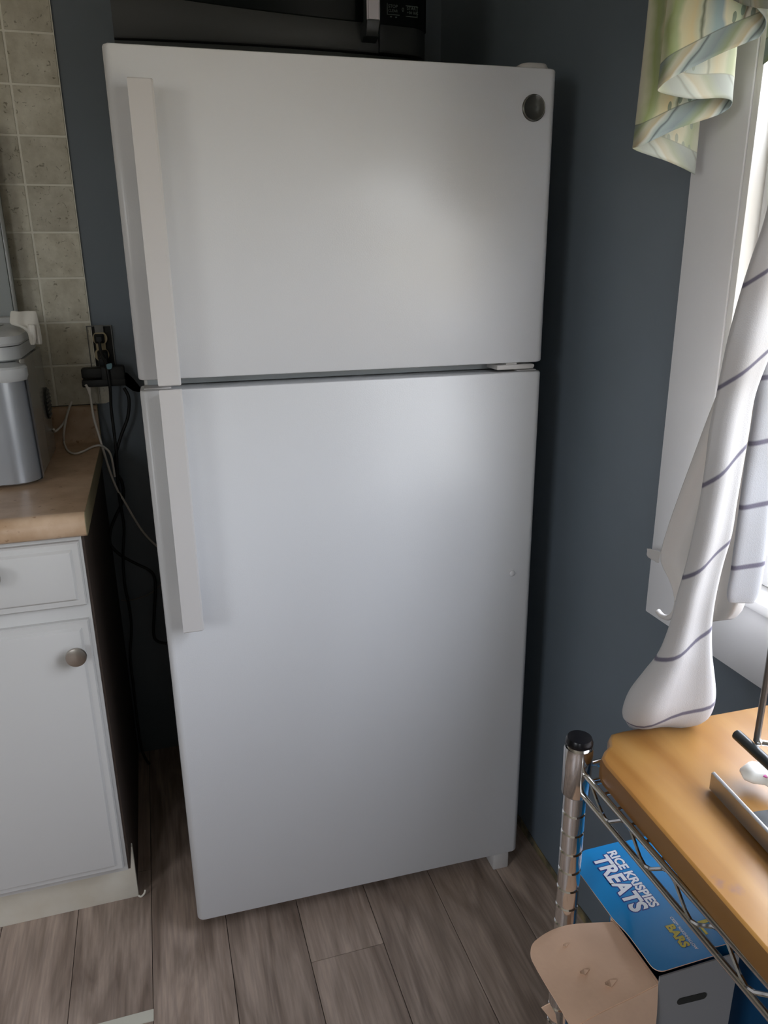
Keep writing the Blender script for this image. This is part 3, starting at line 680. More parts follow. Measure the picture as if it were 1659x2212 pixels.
# postformed countertop: one profile swept along X with a coved backsplash
ctz = 0.914
prof = [(BACK_Y-0.001, 0.8735), (1.372, 0.8735), (1.361, 0.8745), (1.3565, 0.879), (1.3555, 0.888), (1.3570, 0.900), (1.3620, 0.9105), (1.370, 0.9150), (1.379, 0.9150), (1.392, 0.914),
        (BACK_Y-0.040, 0.914), (BACK_Y-0.028, 0.917), (BACK_Y-0.021, 0.925), (BACK_Y-0.0195, 0.936), (BACK_Y-0.0195, 0.994), (BACK_Y-0.016, 1.001), (BACK_Y-0.010, 1.0035), (BACK_Y-0.001, 1.0035)]
bm = bmesh.new()
loft(bm, [[Vector((x_, y_, z_)) for y_, z_ in prof] for x_ in (CL-0.02, -0.1395)])
ct = add('countertop', bm, m_counter, None, ang=40)
tag(ct, 'tan speckled laminate countertop with rolled front edge and low backsplash', 'countertop')
bm = bmesh.new()
loft(bm, [[Vector((x_, y_, z_)) for y_, z_ in prof] for x_ in (-0.1394, -0.1382)])
add('end_strip', bm, M_('olive_end_strip', (0.22, 0.18, 0.10), 0.5), ct)

# ================================================================== ICE MAKER on the counter
IX0, IX1, IY0, IY1 = -0.478, -0.232, 1.582, 1.935
im = thing('ice_maker', 'silver countertop ice maker with rounded front standing on the tan counter', 'ice maker', ((IX0+IX1)/2, (IY0+IY1)/2, 0.914))
def ring_rr(x0, x1, y0, y1, r, z): return [Vector((a, b_, z)) for a, b_ in rrect(x0, x1, y0, y1, r, 7)]
bm = bmesh.new(); loft(bm, [ring_rr(IX0+0.012, IX1-0.012, IY0+0.012, 1.66, 0.04, 0.9165), ring_rr(IX0, IX1, IY0, 1.665, 0.052, 0.922), ring_rr(IX0+0.004, IX1-0.004, IY0+0.004, 1.665, 0.052, 1.118)])
add('front_shell', bm, m_ice, im, ang=40)
bm = bmesh.new(); loft(bm, [ring_rr(IX0+0.006, IX1-0.006, 1.6655, IY1, 0.012, 0.9165), ring_rr(IX0+0.006, IX1-0.009, 1.6655, IY1, 0.012, 1.153)])
sd = add('side_shell', bm, m_ice_side, im, ang=40, label='polished side panel')
# oval vent grille on the side: slatted dark disc
bm = bmesh.new()
yc, zc = 1.885, 1.030
lathe(bm, [(0.036, 0.0), (0.036, 0.003), (0.034, 0.004), (0.001, 0.004)], (IX1-0.0068, yc, zc), 'X', 32)
vg = add('vent', bm, m_dark, im, ang=40, label='round black side vent')
bm = bmesh.new()
for k in range(7):
    zz = zc-0.027+k*0.009; hw = math.sqrt(0.033**2-(zz-zc)**2); bx(bm, IX1-0.0030, IX1-0.0008, yc-hw, yc+hw, zz-0.002, zz+0.002)
add('vent_slats', bm, m_boxmetal, im)
# light rim and lid
IYR = 1.668
bm = bmesh.new(); loft(bm, [ring_rr(IX0+0.003, IX1-0.003, IY0+0.003, IYR, 0.040, 1.1185), ring_rr(IX0, IX1, IY0-0.001, IYR, 0.041, 1.126), ring_rr(IX0, IX1, IY0-0.001, IYR, 0.041, 1.142), ring_rr(IX0+0.004, IX1-0.003, IY0+0.003, IYR-0.001, 0.04, 1.146),
                           ring_rr(IX0+0.016, IX1-0.014, IY0+0.016, IYR-0.002, 0.033, 1.1465), ring_rr(IX0+0.022, IX1-0.020, IY0+0.03, IYR-0.003, 0.025, 1.1515)])
add('rim', bm, m_ice_l, im, ang=35)
bm = bmesh.new(); loft(bm, [ring_rr(IX0+0.020, IX1-0.015, IY0+0.034, IY1-0.02, 0.045, 1.1535), ring_rr(IX0+0.016, IX1-0.011, IY0+0.028, IY1-0.02, 0.047, 1.157), ring_rr(IX0+0.016, IX1-0.011, IY0+0.028, IY1-0.02, 0.047, 1.181)])
lb = add('lid_base', bm, m_ice_l, im, ang=35)
bm = bmesh.new(); loft(bm, [ring_rr(IX0+0.014, IX1-0.008, IY0+0.016, IY1-0.01, 0.05, 1.1835), ring_rr(IX0+0.012, IX1-0.006, IY0+0.014, IY1-0.01, 0.052, 1.188), ring_rr(IX0+0.014, IX1-0.008, IY0+0.018, IY1-0.01, 0.05, 1.201), ring_rr(IX0+0.026, IX1-0.020, IY0+0.038, IY1-0.02, 0.045, 1.2085), ring_rr(IX0+0.05, IX1-0.045, IY0+0.07, IY1-0.05, 0.04, 1.2105)])
ld = add('lid', bm, m_ice_l, im, ang=25)
box('finger_recess', IX0+0.06, -0.2775, IY0-0.0012, IY0+0.003, 1.1275, 1.1405, m_dark, im, 0.001)
# smoked lid window with dark outline
box('lid_window', IX0+0.06, -0.292, IY0+0.11, IY0+0.235, 1.2102, 1.2125, M_('smoked_window', (0.25, 0.27, 0.28), 0.1), ld, 0.001)
box('lid_hinge', IX0+0.03, IX1-0.03, IY1-0.045, IY1-0.008, 1.2020, 1.2225, m_ice_l, im, 0.006)

# folded paper napkin draped over the lid corner
def cloth_sheet(name, rows, thick, mats, parent=None, sub=1, uvscale=None):
    """rows: list of lists of points (same count)"""
    bm = bmesh.new(); uvl = bm.loops.layers.uv.new('UVMap')
    V = [[bm.verts.new(p) for p in r_] for r_ in rows]
    for i in range(len(V)-1):
        for j in range(len(V[0])-1):
            f = bm.faces.new((V[i][j], V[i][j+1], V[i+1][j+1], V[i+1][j]))
            for lp, (a, b_) in zip(f.loops, ((i, j), (i, j+1), (i+1, j+1), (i+1, j))): lp[uvl].uv = (b_, a)
    me = bpy.data.meshes.new(name); bm.to_mesh(me); bm.free()
    for m in mats: me.materials.append(m)
    for p_ in me.polygons: p_.use_smooth = True
    o = bpy.data.objects.new(name, me); COL.objects.link(o)
    so = o.modifiers.new('thickness', 'SOLIDIFY'); so.thickness = thick; so.offset = 0
    if len(mats) > 1: so.material_offset = 1
    if sub: s_ = o.modifiers.new('smooth', 'SUBSURF'); s_.levels = sub; s_.render_levels = sub
    if parent is not None: o.parent = parent
    return o
nap_rows = []
for (ypx, xa, xb, yy) in ((671, 22, 79, 1.700), (680, 21.5, 81, 1.696), (692, 20.5, 83.5, 1.690), (702, 20, 85.5, 1.686), (705, 42, 86.5, 1.684), (714, 57, 88, 1.682), (726, 62, 90, 1.681), (738, 68, 91.5, 1.680), (744, 74, 91, 1.680)):
    nap_rows.append([at(xa+(xb-xa)*k/10, ypx + (1.5 if k in (3, 4) and ypx < 675 else 0), Y=yy+0.0035*math.sin(k*1.1+ypx*0.03)) for k in range(11)])
nk = cloth_sheet('paper_napkin', nap_rows, 0.0008, [m_paper])
tag(nk, 'folded white paper napkin draped over the ice maker lid corner', 'napkin')
rows = []
for (ypx, xa, xb) in ((700, 58, 76), (716, 60, 78), (732, 62, 80), (746, 66, 75)):
    rows.append([at(xa+(xb-xa)*k/5, ypx, Y=1.674+0.003*math.sin(k*1.3)) for k in range(6)])
dp = cloth_sheet('hanging_fold', rows, 0.0008, [m_paper], nk)

# pale panel standing behind the ice maker
pn = thing('upright_board', 'tall pale grey plastic board standing upright behind the ice maker', 'board', (-0.45, 1.957, 0.914))
xr_ = -0.2785
box('board_face', -0.62, xr_-0.009, 1.9465, 1.9555, 0.919, 1.62, m_panel, pn, 0.003)
box('edge_strip', xr_-0.0085, xr_, 1.9455, 1.9565, 0.919, 1.62, m_panel_e, pn, 0.002, label='darker clear edge strip')
box('base_strip', -0.62, xr_, 1.9460, 1.9560, 0.9145, 0.9188, m_panel_e, pn, 0.001)

# ================================================================== OUTLET, PLUGS, CORDS
OXC = -0.113; OZ = 1.143; WY = BACK_Y-0.0005
wo = thing('wall_outlet', 'uncovered wall outlet with no cover plate at the tile edge', 'outlet', (OXC, WY, OZ))
bm = bmesh.new()
for a in ((OXC-0.0285, OXC-0.0265, OZ-0.049, OZ+0.049), (OXC+0.0265, OXC+0.0285, OZ-0.049, OZ+0.049), (OXC-0.0265, OXC+0.0265, OZ-0.049, OZ-0.047), (OXC-0.0265, OXC+0.0265, OZ+0.047, OZ+0.049)): bx(bm, a[0], a[1], WY-0.008, WY, a[2], a[3])
add('box_rim', bm, m_boxmetal, wo)
box('box_back', OXC-0.0263, OXC+0.0263, WY-0.002, WY-0.0002, OZ-0.0468, OZ+0.0468, m_slot, wo)
box('yoke', OXC-0.0100, OXC+0.0100, WY-0.0085, WY-0.0040, OZ-0.050, OZ+0.050, m_boxmetal, wo, 0.001)
bm = bmesh.new()
for s_ in (-1, 1):
    zc_ = OZ+s_*0.0195
    rg = [(0.0165*math.cos(a)*1.0, max(-0.0132, min(0.0132, 0.0165*math.sin(a)))) for a in [2*PI*k/28 for k in range(28)]]
    loft(bm, [[Vector((OXC+a, y_, zc_+b_)) for a, b_ in rg] for y_ in (WY-0.0038, WY-0.0135, )] )
bx(bm, OXC-0.011, OXC+0.011, WY-0.0125, WY-0.0090, OZ-0.010, OZ+0.010, 0.001)
add('receptacle', bm, m_cream, wo, ang=40, label='yellowed cream duplex receptacle')
# upper plug with its cord (goes down behind the tap)
PY = WY-0.0139
def plug(parent, x_, z_, w=0.011):
    bm = bmesh.new(); loft(bm, [[Vector((x_+a, y_, z_+b_)) for a, b_ in rrect(-w*s_, w*s_, -w*0.95*s_, w*0.95*s_, w*0.4*s_)] for y_, s_ in ((PY, 1.0), (PY-0.010, 1.0), (PY-0.022, 0.7), (PY-0.026, 0.5))])
    return add('plug', bm, m_black, parent, ang=40)
c1 = thing('black_power_cord', 'black cord with the upper plug in the uncovered outlet, hanging behind the refrigerator', 'power cord', (OXC, PY, 0.4))
plug(c1, OXC-0.001, OZ+0.0195, 0.0115)
def YP(px_, py_, y=1.955): return at(px_, py_, Y=y)
pts = [Vector((OXC-0.001, PY-0.022, OZ+0.014)), YP(219, 765, 1.948), YP(230, 790, 1.918), YP(238, 840, 1.918)] + [YP(a, b_, 1.930) for a, b_ in ((240, 880), (246, 930), (252, 985), (255, 1050), (262, 1100), (268, 1140), (266, 1200), (269, 1260), (279, 1310), (284, 1360), (281, 1420), (288, 1480), (297, 1560), (308, 1625), (330, 1660))]
tube('cord', pts, 0.0036, m_black, c1, smoothn=5)
tg = cloth_sheet('cord_tag', [[YP(a, b_, 1.9105) for a, b_ in r_] for r_ in (((228, 786), (236, 785), (242, 783)), ((230, 793), (237, 792), (243, 790)), ((231, 799), (238, 798), (242, 797)))], 0.0006, [m_bluetag], c1)
tg.matrix_parent_inverse = EMPTY[c1.name].inverted(); tg['label'] = 'pale blue tag on the cord'
# power tap with lower plug
tap = thing('power_tap', 'black block power tap hanging from the lower socket of the outlet', 'power tap', (-0.11, 1.95, 1.07))
plug(tap, OXC+0.002, OZ-0.0195, 0.0120)
bm = bmesh.new()
bx(bm, OXC-0.0075, OXC+0.0120, PY-0.024, PY-0.0145, 1.098, OZ-0.014, 0.003)
add('plug_neck', bm, m_black, tap, ang=40)
bm = bmesh.new()
bx(bm, -0.161, -0.106, 1.928, 1.962, 1.0750, 1.0985, 0.004)
bx(bm, -0.118, -0.064, 1.925, 1.966, 1.0605, 1.1010, 0.005)
bx(bm, -0.162, -0.064, 1.924, 1.958, 1.0550, 1.0720, 0.003)
add('housing', bm, m_black, tap, ang=40)
bm = bmesh.new(); loft(bm, [[p0+Vector((a, 0, b_)) for a, b_ in rrect(-s_, s_, -s_, s_, s_*0.4, 3)] for p0, s_ in ((Vector((-0.068, 1.945, 1.072)), 0.011), (Vector((-0.056, 1.945, 1.060)), 0.010), (Vector((-0.044, 1.945, 1.046)), 0.008), (Vector((-0.036, 1.945, 1.040)), 0.005))])
add('side_plug', bm, m_black, tap, ang=40)
# second black cord looping right then crossing
c2 = thing('looped_black_cord', 'black cord looping right from the power tap then crossing behind the refrigerator edge', 'power cord', (-0.08, 1.94, 0.6))
pts = [YP(a, b_, 1.937) for a, b_ in ((268, 838), (277, 855), (279, 875), (275, 905), (262, 940), (252, 975))] + [YP(a, b_, 1.9375) for a, b_ in ((247, 1005), (250, 1020), (262, 1038), (267, 1065), (262, 1090), (250, 1115), (240, 1140), (237, 1165), (241, 1180), (262, 1200), (295, 1218), (320, 1230), (333, 1245), (336, 1275), (333, 1330), (332, 1370), (340, 1385), (360, 1390))]
tube('cord', pts, 0.0038, m_black, c2, smoothn=5)
# white cords
c3 = thing('white_power_cord', 'white cord plugged under the power tap, running down behind the refrigerator', 'power cord', (-0.14, 1.93, 0.8))
pts = [YP(a, b_, y_) for a, b_, y_ in ((184, 822, 1.930), (191, 834, 1.930), (196, 860, 1.930), (202, 900, 1.928), (212, 935, 1.925), (224, 975, 1.922), (238, 1020, 1.922), (252, 1055, 1.9265), (270, 1085, 1.935), (290, 1120, 1.935), (310, 1150, 1.935), (337, 1178, 1.935), (370, 1200, 1.935))]
tube('cord', pts, 0.0028, m_cord_w, c3, smoothn=5)
bm = bmesh.new(); sweep(bm, [YP(182, 829, 1.932), YP(187, 832, 1.930), YP(192, 840, 1.930), YP(194, 852, 1.930)], 0.005, 10, radii=[0.0075, 0.007, 0.0055, 0.0035])
add('plug', bm, m_cord_w, c3, ang=50)
c4 = tube('appliance_cord', [(-0.2350, 1.905, 0.965), YP(118, 933, 1.945), YP(132, 921, 1.960), YP(141, 907, 1.966), YP(148, 885, 1.968), YP(152, 873, 1.967), YP(155, 869, 1.964), YP(150, 880, 1.961), YP(143, 905, 1.960), YP(138, 935, 1.955), at(139, 957, Z=0.919), at(147, 974, Z=0.917), at(162, 980, Z=0.917), at(180, 975, Z=0.917), at(198, 966, Z=0.917), at(214, 962, Z=0.9185), YP(228, 968, 1.925), YP(240, 985, 1.915), YP(248, 1030, 1.915)], 0.0026, m_cord_w, None, smoothn=5)
tag(c4, 'white cord looped on the tan counter beside the ice maker', 'power cord')
c5 = tube('thin_grey_cord', [YP(a, b_, 1.975) for a, b_ in ((262, 1296), (277, 1297), (300, 1292), (325, 1282), (345, 1265), (370, 1245))], 0.002, M_('grey_cord', (0.2, 0.19, 0.18), 0.5), None, smoothn=5)
tag(c5, 'thin grey cord low behind the counter and refrigerator', 'power cord')

# strip on the floor near the bottom edge
bm = bmesh.new()
pa, pb, pc = at(332, 2181, Z=0), at(332, 2206, Z=0), at(205, 2238, Z=0)
dirv = (pc-pb); dirv.z = 0; dirv.normalize(); nv = Vector((-dirv.y, dirv.x, 0))
if nv.y < 0: nv = -nv
q0 = pb; q1 = Vector((pa.x, pa.y, 0))
A = [q0, q1, q1+dirv*0.17+Vector((0, -0.004, 0)), q0+dirv*0.17]
loft(bm, [[Vector((v.x, v.y, z_)) for v in A] for z_ in (0.0002, 0.0022)])
st = add('wood_strip', bm, m_chip); tag(st, 'short cream strip lying on the floor planks near the cabinet', 'strip')

# ================================================================== WIRE RACK against the right wall
RXF, RXB = 0.395, 0.726; RYF, RYN = 0.607, -0.29; ZS = 0.806
rk = thing('wire_rack', 'chrome wire shelving rack below the window against the dark wall', 'shelf rack', (0.56, 0.16, 0))
def post(x_, y_, top=0.834):
    bm = bmesh.new(); pr = [(0.0119, 0.0)]
    z = 0.0127
    while z < top-0.004:
        pr += [(0.0125, z-0.0022), (0.0109, z-0.0009), (0.0109, z+0.0009), (0.0125, z+0.0022)]; z += 0.0254
    pr += [(0.0125, top)]
    lathe(bm, pr, (x_, y_, 0), 'Z', 24)
    p_ = add('post', bm, m_chrome, rk, ang=30)
    bm = bmesh.new(); lathe(bm, [(0.0135, top), (0.0146, top+0.001), (0.0146, top+0.004), (0.0128, top+0.0085), (0.001, top+0.0100)], (x_, y_, 0), 'Z', 24)
    cp = add('post_cap', bm, m_cap, p_, ang=50); cp.matrix_parent_inverse = Matrix.Identity(4); cp['label'] = 'black plastic cap'
for x_, y_ in ((RXF, RYF), (RXB, RYF), (RXF, RYN), (RXB, RYN)): post(x_, y_)
def shelf(zt, truss=0.026):
    """one wire shelf: collars, double rim with zigzag, cross rods"""
    for x_, y_ in ((RXF, RYF), (RXB, RYF), (RXF, RYN), (RXB, RYN)):
        bm = bmesh.new(); lathe(bm, [(0.0135, zt-truss-0.008), (0.0152, zt-truss-0.006), (0.0156, zt+0.022), (0.0150, zt+0.0255), (0.0135, zt+0.0255)], (x_, y_, 0), 'Z', 24)
        add('shelf_collar', bm, m_chrome, rk, ang=50)
    bm = bmesh.new()
    for z_ in (zt, zt-truss):
        sweep(bm, [(RXF, RYF-0.015, z_), (RXF, RYN+0.015, z_)], 0.0031, 8); sweep(bm, [(RXB, RYF-0.015, z_), (RXB, RYN+0.015, z_)], 0.0031, 8)
        sweep(bm, [(RXF+0.015, RYF, z_), (RXB-0.015, RYF, z_)], 0.0031, 8); sweep(bm, [(RXF+0.015, RYN, z_), (RXB-0.015, RYN, z_)], 0.0031, 8)
    add('shelf_rim', bm, m_chrome, rk, ang=50)
    bm = bmesh.new()
    for xx in (RXF+0.001, RXB-0.001):
        pts = []; y_ = RYF-0.024; up = True; step = (0.033, 0.0335)
        while y_ > RYN+0.02:
            pts.append((xx, y_, zt-0.002 if up else zt-truss+0.002)); y_ -= step[0]; up = not up
        sweep(bm, catmull(pts, 4), 0.0019, 6)
    for yy in (RYF-0.001, RYN+0.001):
        pts = []; x_ = RXF+0.024; up = True
        while x_ < RXB-0.02:
            pts.append((x_, yy, zt-0.002 if up else zt-truss+0.002)); x_ += 0.033; up = not up
        sweep(bm, catmull(pts, 4), 0.0019, 6)
    add('shelf_zigzag', bm, m_chrome, rk, ang=50)
    y_ = RYF-0.0245
    while y_ > RYN+0.02:
        bm = bmesh.new(); sweep(bm, [(RXF+0.002, y_, zt-0.0005), (RXB-0.002, y_, zt-0.0005)], 0.0017, 6)
        add('cross_rod', bm, m_chrome, rk, ang=50); y_ -= 0.0235
    for xx in (0.50, 0.62):
        bm = bmesh.new(); sweep(bm, [(xx, RYF-0.003, zt-0.0050), (xx, RYN+0.003, zt-0.0050)], 0.0026, 6); add('support_rod', bm, m_chrome, rk, ang=50)
shelf(ZS); shelf(0.352)

# ------------------------------------------------------------------ cutting board on the rack
ZB = ZS+0.0015; ZT = ZB+0.026
bm = bmesh.new()
outl = [(0.4065, 0.566), (0.4130, 0.5785), (0.4300, 0.5990), (0.4430, 0.6090), (0.4560, 0.6120), (0.725, 0.6060), (0.725, 0.02), (0.391, 0.02)]
outl = [(0.4010, 0.5680), (0.4040, 0.5800), (0.4140, 0.5900), (0.4240, 0.5960), (0.4300, 0.6070), (0.4380, 0.6145), (0.4520, 0.6160), (0.708, 0.6080), (0.708, -0.27), (0.3700, -0.27), (0.3705, -0.26)]
outl = [(x_ + 0.0, y_) for x_, y_ in outl]
cxb, cyb = 0.56, 0.32
def inset(o_, d_):
    res = []
    L = len(o_)
    for i in range(L):
        a = Vector(o_[i-1]); b_ = Vector(o_[i]); c = Vector(o_[(i+1) % L])
        e1 = (b_-a).normalized(); e2 = (c-b_).normalized()
        n1 = Vector((e1.y, -e1.x)); n2 = Vector((e2.y, -e2.x)); nn = (n1+n2)
        if nn.length < 1e-6: nn = n1
        nn.normalize(); res.append(b_+nn*d_)
    return res
rings = [[Vector((v[0], v[1], z_)) for v in inset(outl, d_)] for d_, z_ in ((0.002, ZB), (0.0, ZB+0.002), (0.0, ZT-0.0045), (0.0012, ZT-0.0015), (0.0035, ZT-0.0002), (0.0045, ZT))]
loft(bm, rings)
bo = add('cutting_board', bm, m_board, ang=28)
tag(bo, 'large honey-coloured wooden cutting board lying on the chrome rack', 'cutting board')

# ------------------------------------------------------------------ black metal holder with silver rail on the board
hd = thing('metal_holder', 'black and silver metal holder with thin upright rod on the cutting board', 'holder', (0.52, 0.4, ZT))
z_r = ZT+0.020
p0 = at(1537, 1668, Z=z_r); p1 = at(1672, 1812, Z=z_r); dv = (p1-p0).normalized(); p1 = p0+dv*0.26
nvv = Vector((-dv.y, dv.x, 0)); 
if nvv.x < 0: nvv = -nvv
bm = bmesh.new()
loft(bm, [[q+nvv*a+Vector((0, 0, b_)) for a, b_ in ((0, -0.0185), (0.0, -0.001), (0.0015, 0.0), (0.0032, 0.0), (0.0040, -0.001), (0.0040, -0.0185))] for q in (p0, p1)])
add('front_rail', bm, m_silver, hd, ang=40, label='brushed silver front rail')
bm = bmesh.new()
loft(bm, [[q+nvv*a+Vector((0, 0, b_)) for a, b_ in ((0.0046, -0.0160), (0.0046, -0.012), (0.105, -0.012), (0.105, -0.0160))] for q in (p0+dv*0.045, p1)])
add('tray', bm, m_dark, hd, ang=40, label='dark flat tray')
for q in (p0+dv*0.06, p1-dv*0.02):
    for a_ in (0.012, 0.095):
        bm = bmesh.new(); lathe(bm, [(0.004, 0), (0.004, 0.0036)], (q+nvv*a_)*Vector((1, 1, 0)) if False else Vector(((q+nvv*a_).x, (q+nvv*a_).y, ZT+0.0002)), 'Z', 10); add('foot', bm, m_black, hd)
z_t = ZT+0.040
t0 = at(1592, 1587, Z=z_t); t1 = at(1672, 1660, Z=z_t); dt_ = (t1-t0).normalized(); t1 = t0+dt_*0.22
tube('black_tube', [t0, t0.lerp(t1, 0.5), t1], 0.0054, m_dark, hd, seg=14)
tube('tube_plug', [t0-dt_*0.0003, t0+dt_*0.003], 0.0028, m_cream, hd, seg=12)
j0 = at(1634, 1601, Z=z_t+0.003)
tube('upright_rod', [j0, j0+Vector((0.0, 0.0, 0.5))], 0.0031, M_('dark_steel_rod', (0.16, 0.15, 0.14), 0.35, 0.8), hd, seg=12)
bm = bmesh.new(); bmesh.ops.create_uvsphere(bm, u_segments=12, v_segments=8, radius=0.0042, matrix=Matrix.Translation(j0+Vector((0.002, -0.001, -0.001)))); add('rod_joint', bm, m_chrome, hd, smooth=True)
tube('silver_crossbar', [j0+Vector((0.003, -0.002, -0.001)), j0+Vector((0.055, -0.035, -0.002))], 0.0032, m_chrome, hd, seg=10)
for q in (t0+dt_*0.05, t0+dt_*0.20):
    tube('leg', [Vector((q.x, q.y, q.z-0.003)), Vector((q.x+0.035, q.y-0.01, ZT+0.0004))], 0.0022, m_dark, hd, seg=8)
# white packet lying on the tray
bm = bmesh.new()
zz = ZT+0.016
o5 = [at(a, b_, Z=zz) for a, b_ in ((1598, 1662), (1616, 1648), (1640, 1652), (1668, 1668), (1700, 1692), (1690, 1712), (1655, 1690), (1626, 1686), (1606, 1678))]
cc = sum(o5, Vector())/len(o5)
loft(bm, [[cc+(v-cc)*s_+Vector((0, 0, dz)) for v in o5] for s_, dz in ((0.9, -0.004), (1.0, -0.002), (1.0, 0.001), (0.75, 0.006), (0.4, 0.008))])
pk = add('white_packet', bm, m_paper, ang=60); tag(pk, 'small white packet with pink mark tucked in the metal holder', 'packet')
bm = bmesh.new(); bmesh.ops.create_uvsphere(bm, u_segments=10, v_segments=6, radius=0.0045, matrix=Matrix.Translation(at(1655, 1674, Z=zz+0.005)) @ Matrix.Diagonal((1, 1, 0.35, 1))); add('pink_mark', bm, m_pink, pk, smooth=True)

# ================================================================== BOXES on the lower shelf
BZ = 0.3545
BX0, BX1, BY0, BY1, BT = 0.4335, 0.5320, 0.488, 0.578, 0.628
sb = thing('blue_snack_box', 'open blue snack carton with rounded top flap and pale end on lower shelf', 'carton', (0.48, 0.58, BZ))
tk = 0.0015
box('end_wall', BX0, BX1, BY0, BY0+tk, BZ, BT-0.0006, m_cardgrey, sb, label='pale grey carton end')
box('end_wall', BX0, BX1, BY1-tk, BY1, BZ, BT-0.002, m_blue, sb)
box('side_wall', BX0, BX0+tk, BY0+tk, BY1-tk, BZ, 0.618, m_card, sb)
box('side_wall', BX1-tk, BX1, BY0+tk, BY1-tk, BZ, BT-0.002, m_blue, sb)
box('bottom', BX0+tk, BX1-tk, BY0+tk, BY1-tk, BZ, BZ+tk, m_card, sb)
# dark oval hand hole mark on the pale end
bm = bmesh.new(); loft(bm, [[Vector((0.4775+a, y_, 0.583+b_-0.09*a)) for a, b_ in rrect(-0.0185, 0.0185, -0.0045, 0.0045, 0.0043, 5)] for y_ in (BY0-0.0006, BY0-0.0001)])
add('hand_hole', bm, m_slot, sb, label='dark oval hand hole')
# top flap: blue sheet with rounded outer corners, bent along a crease
def sheet(name, outline, zf, mat_top, mat_bot, parent, thick=0.0011, nx=1):
    bm = bmesh.new()
    top = [bm.verts.new((a, b_, zf(a, b_)+thick)) for a, b_ in outline]; bot = [bm.verts.new((a, b_, zf(a, b_))) for a, b_ in outline]
    L = len(outline)
    # fan grid: triangulate through bmesh fill of the polygon cut by a grid
    ft = bm.faces.new(top); fb = bm.faces.new(bot[::-1])
    for i in range(L): bm.faces.new((bot[i], bot[(i+1) % L], top[(i+1) % L], top[i]))
    bmesh.ops.recalc_face_normals(bm, faces=bm.faces[:])
    return bm
def bent_flap(name, x0, x1, y0, y1, r, zf, mats, parent, n_=14, label=None, rsel=(1, 1, 1, 1)):
    """grid sheet with rounded corners; rows along y, columns along x"""
    bm = bmesh.new(); th = 0.0011
    def yr(x_, hi):
        y_ = y1 if hi else y0; q = 0
        for side, xc in ((0, x0), (1, x1)):
            if not rsel[(2 if hi else 0)+side]: continue
            d_ = (x_-x0) if side == 0 else (x1-x_)
            if d_ < r: q = max(q, r-math.sqrt(max(0, r*r-(r-d_)**2)))
        return y_-q if hi else y_+q
    xs = sorted({x0 + (x1-x0)*i/n_ for i in range(n_+1)} | {x0+r*(1-math.cos(PI/2*k/5)) for k in range(6)} | {x1-r*(1-math.cos(PI/2*k/5)) for k in range(6)})
    T, B = [], []
    for x_ in xs:
        a, b_ = yr(x_, False), yr(x_, True)
        T.append([bm.verts.new(zf(x_, a+(b_-a)*j/n_)+Vector((0, 0, th))) for j in range(n_+1)])
        B.append([bm.verts.new(zf(x_, a+(b_-a)*j/n_)) for j in range(n_+1)])
    for i in range(len(xs)-1):
        for j in range(n_):
            bm.faces.new((T[i][j], T[i+1][j], T[i+1][j+1], T[i][j+1])).material_index = 0
            bm.faces.new((B[i][j], B[i][j+1], B[i+1][j+1], B[i+1][j])).material_index = 1
    for i in range(len(xs)-1):
        bm.faces.new((T[i][0], B[i][0], B[i+1][0], T[i+1][0])).material_index = 1
        bm.faces.new((T[i][n_], T[i+1][n_], B[i+1][n_], B[i][n_])).material_index = 1
    for j in range(n_):
        bm.faces.new((T[0][j], T[0][j+1], B[0][j+1], B[0][j])).material_index = 1
        bm.faces.new((T[-1][j], B[-1][j], B[-1][j+1], T[-1][j+1])).material_index = 1
    return add(name, bm, mats, parent, ang=25, label=label)
FLX0, FLX1, FLY0, FLY1 = 0.4305, 0.5060, 0.4905, 0.6640
def flap_z(x_, y_):
    # crease runs from the far edge (x~.452) diagonally to the near-left edge
    t_ = (FLY1-y_)/(FLY1-FLY0); xc = 0.4525 - 0.006*t_ if t_ < 0.55 else 0.4492-0.022*(t_-0.55)/0.2
    bend = max(0, xc-x_)
    return Vector((x_, y_, 0.6300 - bend*0.33))
tf = bent_flap('top_flap', FLX0, FLX1, FLY0, FLY1, 0.010, flap_z, [m_blue, m_card], sb, 22, 'bright blue top flap with white lettering', rsel=(1, 0, 1, 0))
bent_flap('top_flap', 0.503, 0.5725, 0.500, 0.6640, 0.010, lambda x_, y_: Vector((x_, y_, 0.6285-0.02*(x_-0.503))), [m_blue, m_card], sb, 6, 'second blue flap below the rack rods')
# tan inner flap hanging out over the shelf edge to the left
def tan_z(x_, y_):
    d_ = BX0-0.0008-x_
    t_ = (y_-0.489)/0.081
    return Vector((x_, y_ + 0.022*max(0, t_)*math.sin(min(1, d_/0.098)*PI*0.72), 0.6165-d_*0.17-0.9*d_*d_ + 0.0014*math.sin(70*y_+50*x_)*min(1, d_*30)))
bent_flap('side_flap', 0.335, BX0-0.0008, 0.489, 0.570, 0.012, tan_z, [m_card, m_card], sb, 16, 'tan inner cardboard flap folded outward', rsel=(0, 0, 1, 0))
def skirt(z_, x_):
    p_ = tan_z(x_, 0.489); q_ = (p_.z - z_)
    return Vector((x_+q_*0.28*(BX0-x_)/0.1, 0.4888-0.0006-0.004*math.sin(min(1, q_*9)*PI), z_))
bm = bmesh.new(); R_ = []
for k_ in range(13):
    x_ = 0.335+(BX0-0.0008-0.335)*k_/12; zt_ = tan_z(x_, 0.489).z
    R_.append([bm.verts.new(skirt(zt_-0.17*q_/10, x_)+Vector((0, dy_, 0))) for dy_ in (0, 0.0011) for q_ in (range(11) if dy_ == 0 else range(10, -1, -1))])
for A_, B_ in zip(R_, R_[1:]):
    for k_ in range(22): bm.faces.new((A_[k_], A_[(k_+1) % 22], B_[(k_+1) % 22], B_[k_]))
